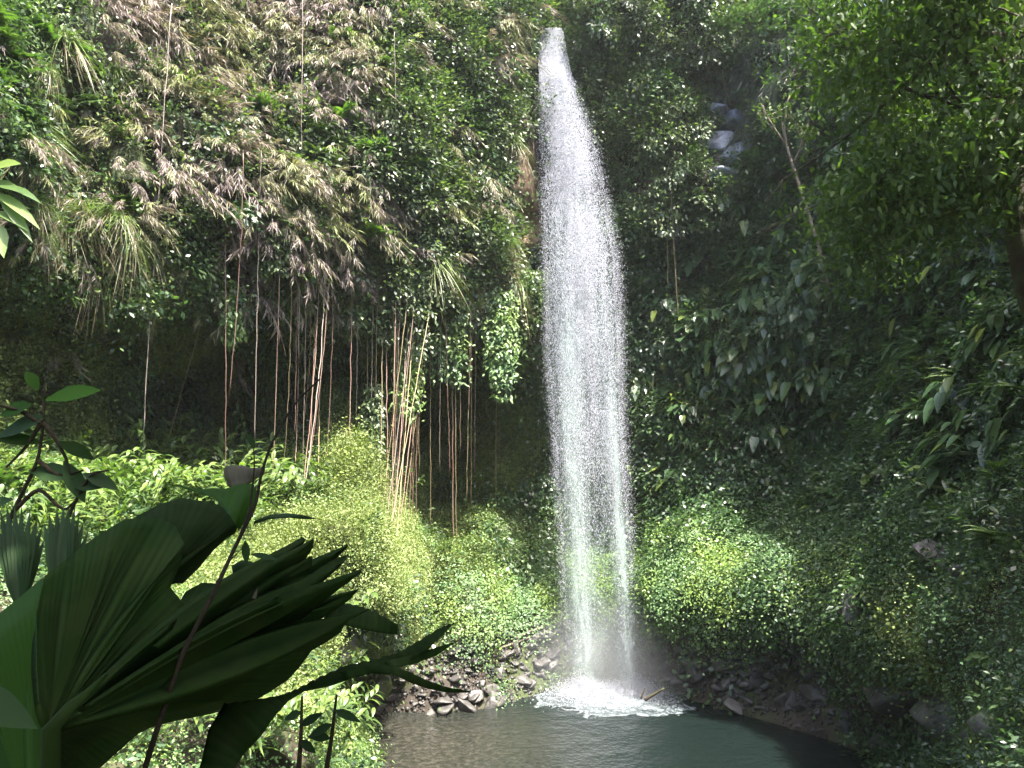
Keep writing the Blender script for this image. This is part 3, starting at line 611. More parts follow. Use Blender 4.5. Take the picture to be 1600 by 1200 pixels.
# the splash where the fall meets the pool
n = 14000; ang = rng.random(n) * 6.28; rr = np.abs(rng.normal(0, .55, n)); cx = np.where(rng.random(n) < .55, 1.9, 3.35)
P = np.stack([cx + rr * np.cos(ang), 21.9 + rr * np.sin(ang) * 1.1, np.abs(rng.normal(0, .2, n)) * np.exp(-rr) + .01], -1)
base = unit(np.array([[1, 0, -.35], [-.5, .87, -.35], [-.5, -.87, -.35], [0, 0, 1.]])) * .013; V = (P[:, None] + base * rng.uniform(.5, 1.6, (n, 1, 1))).reshape(-1, 3); b = (np.arange(n) * 4)[:, None]
acc.add(V, None, np.concatenate([b + np.array([[0, 1, 3]]), b + np.array([[1, 2, 3]]), b + np.array([[2, 0, 3]]), b + np.array([[0, 2, 1]])]))
V, F, r = acc.get(); link('spray', mesh_np('spray', local(fall, V), F, M['drop'], r), fall, kind='stuff')
def mist(name, c, rad, dens, ):
    m, t, N = new_mat(name); L = t.links.new; g = N('ShaderNodeTexCoord')
    ln = N('ShaderNodeVectorMath', operation='LENGTH'); L(g.outputs['Object'], ln.inputs[0]); mr = N('ShaderNodeMapRange'); mr.inputs[1].default_value = 1; mr.inputs[2].default_value = .1; mr.inputs[4].default_value = dens
    L(ln.outputs[1], mr.inputs[0]); v = N('ShaderNodeVolumePrincipled'); v.inputs['Color'].default_value = (.9, .95, 1, 1); v.inputs['Anisotropy'].default_value = .3; L(mr.outputs[0], v.inputs['Density'])
    o = N('ShaderNodeOutputMaterial'); L(v.outputs[0], o.inputs[1])
    a = Acc(); th = np.linspace(0, math.pi, 13); ph = np.arange(24) * 2 * math.pi / 24; TH, PH = np.meshgrid(th, ph, indexing='ij')
    V = np.stack([np.sin(TH) * np.cos(PH), np.sin(TH) * np.sin(PH), np.cos(TH)], -1).reshape(-1, 3); q = [(i * 24 + j, (i + 1) * 24 + j, (i + 1) * 24 + (j + 1) % 24, i * 24 + (j + 1) % 24) for i in range(12) for j in range(24)]
    a.add(V, q); ob = link(name, a.mesh(name, m), kind='stuff', label='soft white mist drifting around the foot of the fall'); ob.location = c; ob.scale = rad; return ob
mist('mist', (2.6, 21.8, .6), (2.7, 2.2, 2.2), .26)

# ---------------------------------------------------------------- naming of places
def ordn(i, n):
    if n > 2: return (['first', 'second', 'third', 'fourth', 'fifth', 'sixth', 'seventh', 'eighth', 'ninth', 'tenth', 'eleventh', 'twelfth', '13th', '14th', '15th', '16th', '17th', '18th', '19th', '20th'] + [f'{j}th' for j in range(21, 99)])[i] + f' of {n} from left'
    if n == 2: return ['left one of two', 'right one of two'][i]
    if i == 0: return f'leftmost of the {n}'
    if i == n - 1: return f'rightmost of the {n}'
    o = {2: 'second', 3: 'third', 4: 'fourth', 5: 'fifth', 6: 'sixth', 7: 'seventh', 8: 'eighth', 9: 'ninth', 10: 'tenth', 11: 'eleventh', 12: 'twelfth'}.get(i + 1, f'{i + 1}th')
    return f'{o} from left of the {n}'
REG = {}   # (description, place) -> [(x, object)]
def reg(o, desc, place_, px): REG.setdefault((desc, place_), []).append((px, o))
def zone(px, py):
    if px < 230: return 'high on left cliff' if py < 230 else 'on left cliff above the overhang' if py < 470 else 'under the left overhang' if py < 640 else 'on lower left bank'
    if px < 560: return 'at top of left cliff' if py < 160 else 'amid dry bamboo on left cliff' if py < 420 else 'under the hanging root cluster' if py < 690 else 'on the bright mossy mound' if py < 1040 else 'behind the dark palm leaves'
    if px < 850: return 'at cliff top left of waterfall' if py < 240 else 'on cliff left of waterfall' if py < 460 else 'on overhang rim beside waterfall' if py < 650 else 'in hollow left of waterfall' if py < 830 else 'on herb bank left of waterfall'
    if px < 1120: return 'at cliff top right of waterfall' if py < 200 else 'on cliff right of waterfall' if py < 480 else 'on shaded wall right of waterfall' if py < 760 else 'on herb mound right of waterfall'
    if px < 1330: return 'above the wet grey rock face' if py < 180 else 'around the leaning pale trunk' if py < 470 else 'on shaded middle right cliff' if py < 740 else 'at foot of right cliff'
    return 'under overhanging tree at right' if py < 380 else 'on shaded upper right slope' if py < 640 else 'on dark right slope' if py < 900 else 'on mossy lower right bank'

# ---------------------------------------------------------------- individual plants
rng = np.random.default_rng(101)
PM = {}
for k, (vs, mat) in PROTO.items(): PM[k] = [mesh_np(k, V, F, mat, r) for V, F, r in vs]
SPEC = {'tussock': ('grass_tussock', 'straw coloured grass tussock', 'grass tussock', 'grass tussocks hanging on the cliffs'),
 'fern': ('fern', 'arching green fern', 'fern', 'ferns growing on the slopes'), 'shrub': ('shrub', 'small leaved glossy green shrub', 'shrub', 'leafy shrubs on the cliffs'),
 'shrubdark': ('shrub', 'dark leaved shrub in shade', 'shrub', 'leafy shrubs on the cliffs'), 'bamboo': ('bamboo_clump', 'dry pinkish brown bamboo clump', 'bamboo', 'dry bamboo clumps on the left cliff'),
 'aroid': ('broadleaf_plant', 'climber with broad drooping leaves', 'plant', 'broad leaved climbing plants'), 'lance': ('lance_leaf_plant', 'dark lance leaved plant', 'plant', 'lance leaved plants on the shaded cliff'),
 'greygrass': ('grass_tussock', 'thin grey green grass tuft', 'grass tuft', 'grey grass tufts on the back cliff'), 'ginger': ('ginger_plant', 'bright green lance leaved plant', 'plant', 'bright lance leaved plants on the left bank'),
 'rosette': ('rosette_plant', 'green strap leaved rosette', 'plant', 'strap leaved rosettes'), 'palm': ('palm', 'young palm with feathery drooping fronds', 'palm', 'young palms on the shaded slope')}
def plant(key, px, py, s, extra=.12, desc=None, place_=None):
    P, nrm = normals_at(np.array([float(px)]), np.array([float(py)])); A = place(key, P, nrm, np.array([s]), MODE[key])[0]
    nm, d0, cat, grp = SPEC[key]; o = link(nm, PM[key][int(rng.integers(len(PM[key])))])
    m = np.eye(4); m[:3, :3] = A; m[:3, 3] = P[0] + nrm[0] * extra; o.matrix_world = Matrix(m.tolist())
    o['category'] = cat; o['group'] = grp; reg(o, desc or d0, place_ or zone(px, py), px); return o
for px, py, s in [(85, 70, 1.25), (110, 95, 1.1), (60, 90, 1.0), (140, 350, 1.0), (175, 365, 1.1), (205, 375, 1.0), (120, 340, .9), (225, 395, .8), (220, 470, .75), (205, 478, .6), (315, 480, .8), (345, 478, .65), (295, 60, .9), (325, 85, .8), (20, 420, .7), (40, 330, .7),
                  (760, 415, .8), (780, 405, .9), (745, 430, .8), (800, 390, .7), (820, 540, .8), (830, 510, .6), (800, 300, .5), (735, 440, .7), (700, 0, .8), (770, 60, .7), (610, 180, .7)]: plant('tussock', px, py, s, .25)
for px, py, s in [(330, 305, .8), (300, 350, .6), (560, 215, 1.0), (590, 255, .9), (540, 190, .9), (470, 250, .7), (130, 225, .9), (250, 85, .8), (70, 440, .8), (610, 270, .9), (640, 265, 1.0), (350, 225, .8), (385, 510, .8), (500, 560, .7), (735, 400, .8), (820, 530, .8),
                  (1150, 330, .9), (1090, 310, .8), (1450, 560, 1.0), (1380, 620, 1.0), (1520, 560, 1.1), (1560, 620, .9), (1340, 560, .9), (1500, 680, .9), (1420, 720, .8), (60, 640, .9), (30, 700, .9), (100, 760, .8), (1000, 730, .8), (1290, 700, .8), (1575, 850, .7), (1560, 1030, .5), (700, 650, .6)]: plant('fern', px, py, s, .15)
for px, py, s in [(230, 150, .9), (205, 145, .8), (330, 190, .9), (380, 270, .8), (400, 375, .7), (440, 360, .6), (640, 60, 1.1), (700, 120, 1.1), (660, 160, 1.0), (720, 200, 1.1), (770, 180, .9), (680, 260, 1.1), (740, 270, 1.1), (650, 300, .9), (700, 340, 1.1), (760, 330, 1.0), (655, 400, 1.0), (700, 430, 1.0), (620, 430, .8), (640, 380, .8), (780, 250, .8),
                  (950, 80, 1.1), (1010, 100, 1.1), (960, 180, 1.0), (1040, 170, 1.1), (990, 230, 1.0), (960, 270, .9), (1060, 240, 1.0), (1020, 300, 1.0), (1080, 270, .9), (930, 40, .9), (1080, 60, 1.0), (1160, 10, .9), (1120, 20, .9), (650, 480, .9), (690, 500, .8), (620, 600, .6), (650, 640, .5), (700, 570, .9), (780, 570, .8), (800, 590, .7), (760, 540, .8), (580, 640, .6), (760, 850, .9), (740, 880, .8), (790, 870, .7), (1280, 335, .8), (1270, 355, .6), (1380, 750, .7), (1420, 745, .8), (1350, 640, .6)]: plant('shrub', px, py, s, .3)
for px, py, s in [(300, 30, 1.2), (350, 70, 1.2), (390, 20, 1.2), (430, 80, 1.2), (470, 40, 1.2), (410, 140, 1.2), (460, 170, 1.2), (510, 120, 1.2), (500, 200, 1.2), (430, 220, 1.1), (540, 260, 1.2), (500, 300, 1.2), (550, 330, 1.2), (590, 300, 1.1), (520, 370, 1.1), (560, 390, 1.0), (490, 260, 1.1), (370, 130, 1.1), (600, 340, 1.0), (330, 150, 1.0), (540, 60, 1.1), (580, 140, 1.0)]: plant('bamboo', px, py, s, .35)
for px, py, s in [(1080, 490, 1.0), (1110, 510, .9), (1165, 600, 1.1), (1210, 600, 1.1), (1250, 620, 1.0), (1140, 570, 1.1), (1290, 520, 1.0), (1340, 470, 1.1), (1390, 400, 1.0), (1200, 440, 1.0), (1330, 510, .9), (1470, 600, 1.0), (1510, 620, 1.1), (1560, 560, 1.0), (1100, 420, .8), (1250, 480, .9), (970, 490, .7), (1420, 480, .9), (1490, 760, .9), (1540, 720, 1.2), (1070, 650, .9), (300, 650, .8), (240, 670, .8), (1450, 380, .9), (1550, 450, .9), (1120, 310, .8)]: plant('aroid', px, py, s, .2)
for px, py, s in [(1180, 555, 1.0), (1150, 545, 1.0), (1220, 560, 1.0), (1270, 580, .9), (1190, 600, 1.0), (1235, 610, 1.0), (1130, 600, .9), (1100, 640, .9), (1140, 680, 1.0), (1200, 680, 1.0), (1080, 720, 1.0), (1030, 700, .8), (1250, 690, .9), (1320, 400, .9), (1400, 330, .9), (1150, 420, .9), (1290, 290, .8), (330, 650, .9), (380, 680, .8), (1350, 600, .8), (1480, 520, .9), (1060, 590, .8)]: plant('lance', px, py, s, .2)
for px, py, s in [(1130, 110, .9), (1170, 90, 1.0), (1200, 120, 1.0), (1150, 170, 1.0), (1190, 200, 1.0), (1230, 190, 1.0), (1260, 130, .9), (1180, 300, .8), (1160, 270, .8), (1220, 260, .9), (1050, 350, .8), (1110, 80, .8), (1250, 230, .8)]: plant('greygrass', px, py, s, .25)
for px, py, s in [(160, 770, 1.0), (200, 760, .9), (240, 775, 1.0), (280, 790, 1.0), (320, 785, 1.0), (350, 810, .9), (300, 830, .9), (210, 820, 1.0), (150, 750, .9), (250, 780, .9), (370, 775, .8), (400, 740, .7), (40, 640, 1.0), (20, 600, .8), (90, 680, .9), (110, 650, .7), (430, 720, .7), (350, 1110, .6), (430, 1150, .6), (300, 1160, .6), (500, 1120, .6)]: plant('ginger', px, py, s, .05)
for px, py, s in [(1120, 840, .75), (680, 848, .6), (1240, 850, .9), (1270, 870, .8), (1000, 730, .8), (1090, 770, .7), (1440, 900, .5)]: plant('rosette', px, py, s, .05)
for px, py, s in [(1230, 830, .9), (1010, 760, .7), (1480, 650, .8), (1560, 800, .6), (1370, 560, .9), (150, 610, .7)]: plant('palm', px, py, s, .05)

# ---------------------------------------------------------------- hanging aerial roots
rng = np.random.default_rng(102)
def root_mat(name, c1, c2):
    m, t, N = new_mat(name); L = t.links.new; g = N('ShaderNodeNewGeometry'); n = N('ShaderNodeTexNoise'); n.inputs['Scale'].default_value = .7; n.inputs['Detail'].default_value = 3; L(g.outputs['Position'], n.inputs['Vector'])
    r = N('ShaderNodeValToRGB'); ramp(r, [(.35, c1), (.65, c2)]); L(n.outputs[0], r.inputs[0]); p = N('ShaderNodeBsdfPrincipled'); p.inputs['Roughness'].default_value = .5; L(r.outputs[0], p.inputs['Base Color'])
    o = N('ShaderNodeOutputMaterial'); L(p.outputs[0], o.inputs[0]); return m
RM = {'red': root_mat('red_root', (.20, .11, .085), (.28, .20, .15)), 'pale': root_mat('pale_root', (.24, .19, .16), (.36, .30, .25)), 'tan': root_mat('tan_root', (.24, .18, .09), (.33, .27, .15)), 'dark': root_mat('dark_root', (.08, .06, .04), (.16, .12, .08))}
ROOTS = [('pale', 2.6, (268, 5), (243, 380), (224, 682)), ('tan', 2.2, (316, 500), (290, 590), (262, 690)), ('pale', 1.6, (333, 440), (322, 480), (316, 510)), ('red', 2.2, (352, 330), (353, 560), (352, 760)), ('red', 2.2, (380, 240), (375, 400), (358, 620)),
 ('pale', 2.4, (408, 235), (402, 480), (398, 690)), ('red', 2.4, (440, 290), (434, 520), (424, 790)), ('pale', 2.4, (473, -20), (470, 300), (466, 560)), ('red', 2.0, (468, 540), (463, 700), (459, 790)), ('red', 2.0, (466, 410), (463, 560), (461, 680)),
 ('pale', 2.2, (480, 400), (476, 600), (473, 740)), ('red', 2.4, (500, 410), (488, 620), (469, 792)), ('pale', 2.4, (508, 425), (496, 610), (470, 795)), ('red', 2.2, (514, 440), (500, 600), (474, 780)), ('tan', 2.0, (499, 600), (498, 720), (497, 830)),
 ('red', 2.2, (550, 440), (548, 600), (546, 715)), ('pale', 2.0, (616, 50), (618, 140), (620, 232)), ('pale', 1.8, (581, 590), (580, 660), (579, 720)), ('tan', 1.6, (573, 600), (572, 660), (573, 710)), ('tan', 2.2, (541, 670), (525, 715), (508, 762)),
 ('red', 2.2, (604, 590), (605, 700), (607, 830)), ('tan', 1.8, (596, 660), (595, 740), (594, 810)), ('red', 2.4, (616, 600), (614, 720), (612, 850)), ('pale', 1.8, (624, 540), (624, 640), (620, 760)), ('red', 2.2, (630, 620), (622, 740), (613, 870)),
 ('tan', 2.2, (641, 590), (630, 740), (615, 900)), ('tan', 2.0, (643, 430), (643, 560), (640, 700)), ('red', 2.2, (650, 585), (644, 720), (637, 840)), ('red', 2.4, (656, 570), (640, 720), (622, 850)), ('tan', 2.2, (662, 580), (648, 700), (628, 830)),
 ('tan', 2.0, (668, 570), (650, 680), (600, 880)), ('pale', 1.8, (648, 400), (647, 480), (645, 600)), ('tan', 2.0, (672, 560), (672, 680), (673, 825)), ('pale', 1.5, (655, 330), (654, 390), (653, 450)), ('red', 3.6, (706, 490), (705, 660), (708, 850)),
 ('red', 2.0, (699, 590), (701, 660), (703, 745)), ('tan', 2.0, (711, 500), (712, 680), (713, 855)), ('red', 2.6, (734, 470), (735, 540), (732, 640)), ('tan', 1.8, (733, 600), (731, 700), (729, 785)), ('tan', 1.8, (737, 560), (737, 680), (736, 790)),
 ('tan', 2.0, (776, 610), (775, 700), (775, 805)), ('tan', 1.6, (781, 610), (780, 660), (780, 720)), ('pale', 1.4, (678, 150), (679, 220), (679, 300)), ('dark', 2.0, (614, 850), (606, 870), (592, 905)),
 ('tan', 2.0, (1048, 290), (1054, 400), (1062, 520)), ('tan', 1.6, (1040, 300), (1043, 390), (1044, 450)), ('pale', 1.4, (985, 560), (986, 600), (988, 650)), ('pale', 1.4, (1062, 600), (1064, 650), (1066, 700)), ('tan', 1.6, (1092, 210), (1098, 250), (1102, 290)), ('tan', 1.4, (1128, 110), (1134, 140), (1142, 165))]
_r = random.Random(4)
for k in range(16):
    x_ = _r.uniform(600, 672); e_ = _r.uniform(-46, 4) if x_ > 625 else _r.uniform(-8, 6); yb = _r.uniform(740, 870)
    ROOTS.append((_r.choice(['red', 'tan', 'tan', 'pale']), _r.uniform(1.3, 2.0), (x_, _r.uniform(530, 600)), (x_ + e_ * .5, 700), (x_ + e_, yb)))
for x_ in (455, 486, 492, 505, 520, 560, 590, 690, 722, 745): ROOTS.append((_r.choice(['red', 'tan', 'pale']), _r.uniform(1.2, 1.8), (x_, _r.uniform(420, 470)), (x_ - 2, 560), (x_ - (12 if x_ < 530 else 3), _r.uniform(660, 780))))
for col, th, *pts in ROOTS:
    pts = np.array(pts, float)
    if 560 < pts[0, 0] < 740 and pts[0, 1] > 480: pts[0] = pts[0] + np.array([np.clip((pts[0, 0] - pts[1, 0]) / (pts[1, 1] - pts[0, 1]), -.05, .09), -1]) * (pts[0, 1] - rng.uniform(430, 490)); pts[1] = (pts[0] + pts[2]) / 2
    q = np.linspace(0, 2, 22); px = np.interp(q, [0, 1, 2], pts[:, 0]); py = np.interp(q, [0, 1, 2], pts[:, 1])
    k = np.polyfit([0, 1, 2], pts[:, 0], 2); px = np.polyval(k, q)
    SY = surf(px, py)[:, 1]; Yt = min(SY[0] - .45, SY[:8].min() - (.75 if pts[0, 1] < 260 else .3)); Yb = min(SY[-1] + .1, Yt + .5); Y = Yt; YY = Yt + (Yb - Yt) * q / 2; P = CAMP + ray(px, py) * YY[:, None]; P += rng.normal(size=(22, 3)) * [.006, .006, 0]
    if Y < 16 and pts[0, 0] > 450: Y = Y
    base = P[0].copy(); a = Acc(); rad = th / 1200 * Y * .27; tube(a, P - base, np.linspace(rad, rad * .8, 22), 5)
    o = link('hanging_root', a.mesh('hanging_root', RM[col]), category='aerial root', group='aerial roots hanging over the hollow'); o.location = base
    d = {'red': 'straight reddish aerial root', 'pale': 'straight pale aerial root', 'tan': 'thin tan aerial root', 'dark': 'short dark root'}[col]
    mxx = pts[1, 0]; z = 'at far left' if mxx < 330 else 'left of central root bundle' if mxx < 460 else 'in bundle above bright mound' if mxx < 560 else 'in dense bundle beside mound edge' if mxx < 690 else 'between mound edge and waterfall' if mxx < 800 else 'right of waterfall'
    if py.max() < 460: z = 'high on the cliff ' + ('left of waterfall' if mxx < 800 else 'right of waterfall')
    reg(o, d, z, mxx)

# ---------------------------------------------------------------- hanging creeper columns at the rim of the overhang
for px, y0, y1, wd, key, lab in [(705, 480, 610, 42, 'herb', 'pale green hanging creeper column in front of the red roots'), (640, 560, 660, 24, 'herb', 'small pale creeper trailing beside the root bundle'), (785, 470, 625, 30, 'herb', 'yellow green creeper column hanging beside the waterfall'), (650, 400, 560, 55, 'shrub', 'green creeper mass above the central root bundle'),
                                 (585, 620, 720, 20, 'shrub', 'thin leafy creeper over the mossy mound top'), (690, 400, 500, 45, 'shrub', 'leafy creeper bulging over the rim of the hollow'), (820, 440, 560, 24, 'fern', 'mossy creeper strip right beside the waterfall'), (372, 470, 540, 20, 'herb', 'small sunlit creeper tuft behind the red roots'), (440, 330, 440, 30, 'shrub', 'leafy creeper hanging between two red roots')]:
    Y = float(surf(np.array([px * 1.]), np.array([min(y0, 470.)]))[0, 1]) - .2; o3 = at(px, y0, Y); hc = empty('hanging_creeper', tuple(o3), label=lab, category='creeper', group='creepers hanging from the overhang'); h_ = (y1 - y0) / 1200 * Y; wm = wd / 1200 * Y
    a = Acc(); L_ = Acc()
    for k in range(6):
        x_ = rng.normal() * wm * .35; n_ = 10; t_ = np.linspace(0, 1, n_); ln = h_ * rng.uniform(.5, 1.05); pp = np.stack([x_ + np.cumsum(rng.normal(size=n_)) * .02, -.1 - .3 * np.sin(t_ * 2) + rng.normal() * .1 + 0 * t_, .3 - (ln + .3) * t_], -1); tube(a, pp, .008, 3)
        m_ = int(ln * 150); i_ = rng.random(m_) * (n_ - 1); c_ = np.stack([np.interp(i_, range(n_), pp[:, j]) for j in range(3)], -1) + rng.normal(size=(m_, 3)) * [wm * .26, .12, .05]
        D_ = unit(rng.normal(size=(m_, 3)) * [.8, .4, .4] + [0, -.5, -.5]); s_ = rng.uniform(.7, 1.3, m_); blades(L_, c_, D_, .12 * s_, .06 * s_, 'leaf3', .3, N=unit(rng.normal(size=(m_, 3)) * .3 + [0, -.5, .8]))
    link('stems', a.mesh('stems', M['bark']), hc); link('leaves', L_.mesh('leaves', M[key]), hc)

# ---------------------------------------------------------------- rocks
rng = np.random.default_rng(103)
def rock_mesh(name, mat, sub=3, cuts=16):
    import bmesh
    bm = bmesh.new(); bmesh.ops.create_icosphere(bm, subdivisions=sub, radius=1); V = np.array([v.co[:] for v in bm.verts]); F = np.array([[v.index for v in f.verts] for f in bm.faces]); bm.free()
    for _ in range(cuts):
        n_ = unit(rng.normal(size=3)); d = rng.uniform(.36, .78); s = V @ n_; V = V - np.maximum(s - d, 0)[:, None] * n_ * .92
    V += (fbm(V + rng.random(3) * 50, .6, 3, 5)[:, None] - .5) * V * .12; V *= [1, rng.uniform(.7, 1.1), rng.uniform(.5, .8)]
    return mesh_np(name, V, [F], mat, smooth=False)
RK = [rock_mesh('rock', M['stone']) for _ in range(8)]; RK2 = [rock_mesh('rock', M['mossy_stone'], 4, 7) for _ in range(4)]
def rock(px, py, size, meshes, desc, place_=None, sink=.25, nm='rock', P=None):
    if P is None: P = surf(np.array([float(px)]), np.array([float(py)]))[0]
    o = link(nm, meshes[int(rng.integers(len(meshes)))], category='rock', group='stones along the banks'); s = size
    o.scale = (s * rng.uniform(.85, 1.25), s * rng.uniform(.85, 1.15), s * rng.uniform(.8, 1.15)); o.rotation_euler = (rng.normal() * .25, rng.normal() * .25, rng.random() * 6.28)
    o.location = (P[0], P[1], max(P[2], -.12) + s * (.5 - sink) * .6)
    if desc: reg(o, desc, place_ or zone(px, py), px)
    return o
for px, py, s, ms, desc, pl in [(770, 1098, .42, RK, 'dark angular boulder standing in water', 'before the left stone bank'), (512, 1020, .85, RK2, 'large pale grey boulder', 'behind the split palm leaf'), (583, 1075, .55, RK2, 'rounded mossy boulder', 'at left end of stone bank'),
    (1245, 1015, .75, RK, 'big dark brown boulder', 'under the right herb mound'), (1295, 1025, .6, RK, 'dark rounded boulder', 'right of the big brown boulder'), (1350, 960, .65, RK, 'dark overhanging boulder', 'halfway up the right bank'), (1470, 880, .55, RK, 'exposed brown boulder', 'on the dark right slope'), (1510, 900, .3, RK, 'small brown rock', 'on the dark right slope'),
    (1555, 1140, .42, RK2, 'sunlit pale boulder', 'in the bottom right corner'), (1385, 1172, .6, RK, 'flat grey boulder at water edge', 'in the bottom right pool'), (1275, 1090, .45, RK, 'rounded dark boulder', 'on right stone bank edge'), (1238, 1095, .3, RK, 'squat dark stone', 'on right stone bank edge'),
    (880, 985, .5, RK, 'wet dark boulder', 'behind foot of waterfall'), (845, 1000, .4, RK, 'wet black rock', 'left of foot of waterfall'), (905, 1015, .4, RK, 'wet flat rock', 'behind foot of waterfall'), (960, 1010, .45, RK, 'wet grey boulder', 'between the two falling strands'), (1300, 790, .5, RK, 'dark rock outcrop', 'among plants on right cliff'), (1330, 640, .5, RK, 'black rock outcrop', 'in gap on right slope'),
    (555, 1165, .28, RK2, 'grey upright stone', 'at bottom beside the pool'), (598, 1000, .2, RK2, 'small white stone', 'by the long leaf tip'), (860, 1025, .35, RK, 'jagged wet rock', 'left of foot of waterfall'), (1420, 1100, .8, RK, 'undercut black boulder', 'under the mossy right bank'), (1485, 1128, .9, RK, 'broad black boulder', 'under the mossy right bank')]: rock(px, py, s, ms, desc, pl)
RK3 = [rock_mesh('rock', M['pale_stone'], 5, 26) for _ in range(3)]
for px, py, s, desc in [(1112, 180, .95, 'upper left pale wet block'), (1144, 200, 1.0, 'upper right pale wet block'), (1120, 226, 1.0, 'broad middle pale wet block'), (1148, 248, .9, 'lower right pale wet block'), (1122, 275, .8, 'lowest pale wet block')]:
    o = rock(px, py, s, RK3, desc, 'in blue grey rock face', sink=.5); o['group'] = 'wet blocks of the pale rock face'; o.location.y -= .1
def bank(cx, cy, rx, ry, n, smin, smax, stuff=False):
    out = []
    while len(out) < n:
        a = rng.random() * 6.28; r_ = rng.random() ** .5; px = cx + rx * r_ * math.cos(a); py = cy + ry * r_ * math.sin(a)
        P = surf(np.array([px]), np.array([py]))[0]
        if P[2] > -.3: out.append((px, py, P, rng.uniform(0, 1) ** 2 * (smax - smin) + smin))
    return out
LB = bank(630, 1085, 120, 45, 50, .12, .38) + bank(760, 1050, 110, 50, 44, .12, .36) + bank(850, 1015, 70, 45, 36, .12, .3)
RB = bank(1080, 1050, 100, 48, 50, .12, .36) + bank(1200, 1060, 100, 55, 60, .12, .4) + bank(1300, 1110, 70, 50, 22, .12, .34) + bank(1440, 1160, 90, 40, 14, .1, .3)
for lst, where in ((LB, 'left of the waterfall'), (RB, 'right of the waterfall')):
    for px, py, P, s in lst:
        o = rock(px, py, s, RK, None, P=P, sink=.3); o['group'] = 'loose stones on the bank ' + where
        big = 'smallest' if s < .15 else 'smaller' if s < .2 else 'middling' if s < .28 else 'larger'
        row = 'at the waterline' if P[2] < .12 else 'in lower rubble' if P[2] < .45 else 'in upper rubble'
        reg(o, big + ' dark stone ' + row, where, px)
def gravel():
    a = Acc(); v8 = [(np.array([v.co[:] for v in r_.vertices]), np.array([p.vertices[:] for p in r_.polygons])) for r_ in [rock_mesh('pebble', M['stone'], 1, 4) for _ in range(5)]]
    for (cx, cy, rx, ry, n) in [(650, 1085, 190, 55, 900), (790, 1035, 100, 60, 500), (1150, 1055, 190, 65, 1300), (1340, 1120, 130, 60, 500)]:
        for px, py, P, s in bank(cx, cy, rx, ry, n, .03, .085):
            V, F = v8[int(rng.integers(5))]; q, _ = np.linalg.qr(rng.normal(size=(3, 3))); a.add(V * s @ q + P + [0, 0, s * .4], None, F)
    link('gravel', a.mesh('gravel', M['stone']), kind='stuff', label='dark gravel and pebbles between the stones of both banks')
gravel()
def stick(px0, py0, px1, py1, rad, desc, pl, Y0=None, Y1=None, mat='wood', lift=.12, nm='fallen_branch', cat='branch'):
    n = 12; t = np.linspace(0, 1, n); a = surf(np.array([float(px0)]), np.array([float(py0)]))[0]; b = surf(np.array([float(px1)]), np.array([float(py1)]))[0]
    if Y0: a = at(px0, py0, Y0)
    if Y1: b = at(px1, py1, Y1)
    P = a + (b - a) * t[:, None]; L_ = np.linalg.norm(b - a); P += (fbm(P, L_ * .4, 2, 3)[:, None] - .5) * L_ * .12 * np.array([1, .5, 1]); P[:, 2] += lift; base = P[0].copy(); A = Acc(); tube(A, P - base, np.linspace(rad, rad * .45, n), 6)
    o = link(nm, A.mesh(nm, M[mat]), category=cat); o.location = base; reg(o, desc, pl, px0); return o
stick(800, 1005, 850, 985, .05, 'grey driftwood branch', 'on stones left of waterfall'); stick(780, 1020, 840, 1000, .04, 'thin bleached driftwood stick', 'on stones left of waterfall'); stick(730, 1000, 745, 1025, .03, 'short upright broken stick', 'at herb bank foot')
stick(1018, 985, 1080, 1010, .05, 'dark fallen branch', 'on stones right of waterfall'); stick(1008, 1093, 1037, 1076, .05, 'dark branch poking from the pool', 'beside the splash foam', 20.2, 20.0, lift=0, mat='bark'); stick(1001, 1092, 1008, 1074, .03, 'short twig poking from the pool', 'beside the splash foam', 20.2, 20.2, lift=0, mat='bark')
stick(1245, 1000, 1228, 1085, .035, 'thin hanging liana', 'over right stone bank', lift=.35); stick(1330, 970, 1310, 1010, .06, 'exposed grey tree root', 'on right bank by the overhanging boulder', lift=.2); stick(1415, 925, 1420, 890, .07, 'thick bent brown root', 'by the exposed brown boulder', lift=.15)
stick(575, 1100, 625, 1150, .02, 'thin twig lying in shallows', 'before left stone bank', lift=.02)

# ---------------------------------------------------------------- trees
rng = np.random.default_rng(104)
def branchy(acc, p0, d0, length, rad, depth, tips, gnarl=.25, up=.1):
    n = 8; P = [np.array(p0, float)]; d = unit(np.array(d0, float))
    for i in range(n): d = unit(d + rng.normal(size=3) * gnarl * .35 + UP * up * .15); P.append(P[-1] + d * length / n)
    P = np.array(P); tube(acc, P, np.linspace(rad, rad * .55, n + 1), 7 if rad > .05 else 4)
    if depth == 0: tips.append(P[3:]); return
    for k in range(4 if depth > 1 else 5):
        i = int(rng.integers(3, n + 1)); branchy(acc, P[i], d + rng.normal(size=3) * .75, length * rng.uniform(.45, .7), rad * .5, depth - 1, tips, gnarl, up)
    tips.append(P[5:])
def crown_leaves(acc, tips, per, L, W, spread=.22, droop=.3):
    for T in tips:
        i = rng.integers(0, len(T), per); P = T[i] + rng.normal(size=(per, 3)) * spread; D = unit(rng.normal(size=(per, 3)) + [0, 0, -.35]); s = rng.uniform(.7, 1.25, per)
        blades(acc, P, D, L * s, W * s, 'leaf3', droop, N=unit(rng.normal(size=(per, 3)) * .5 + UP), rnd=np.clip(rng.random() * .5 + rng.random(per) * .5, 0, 1))
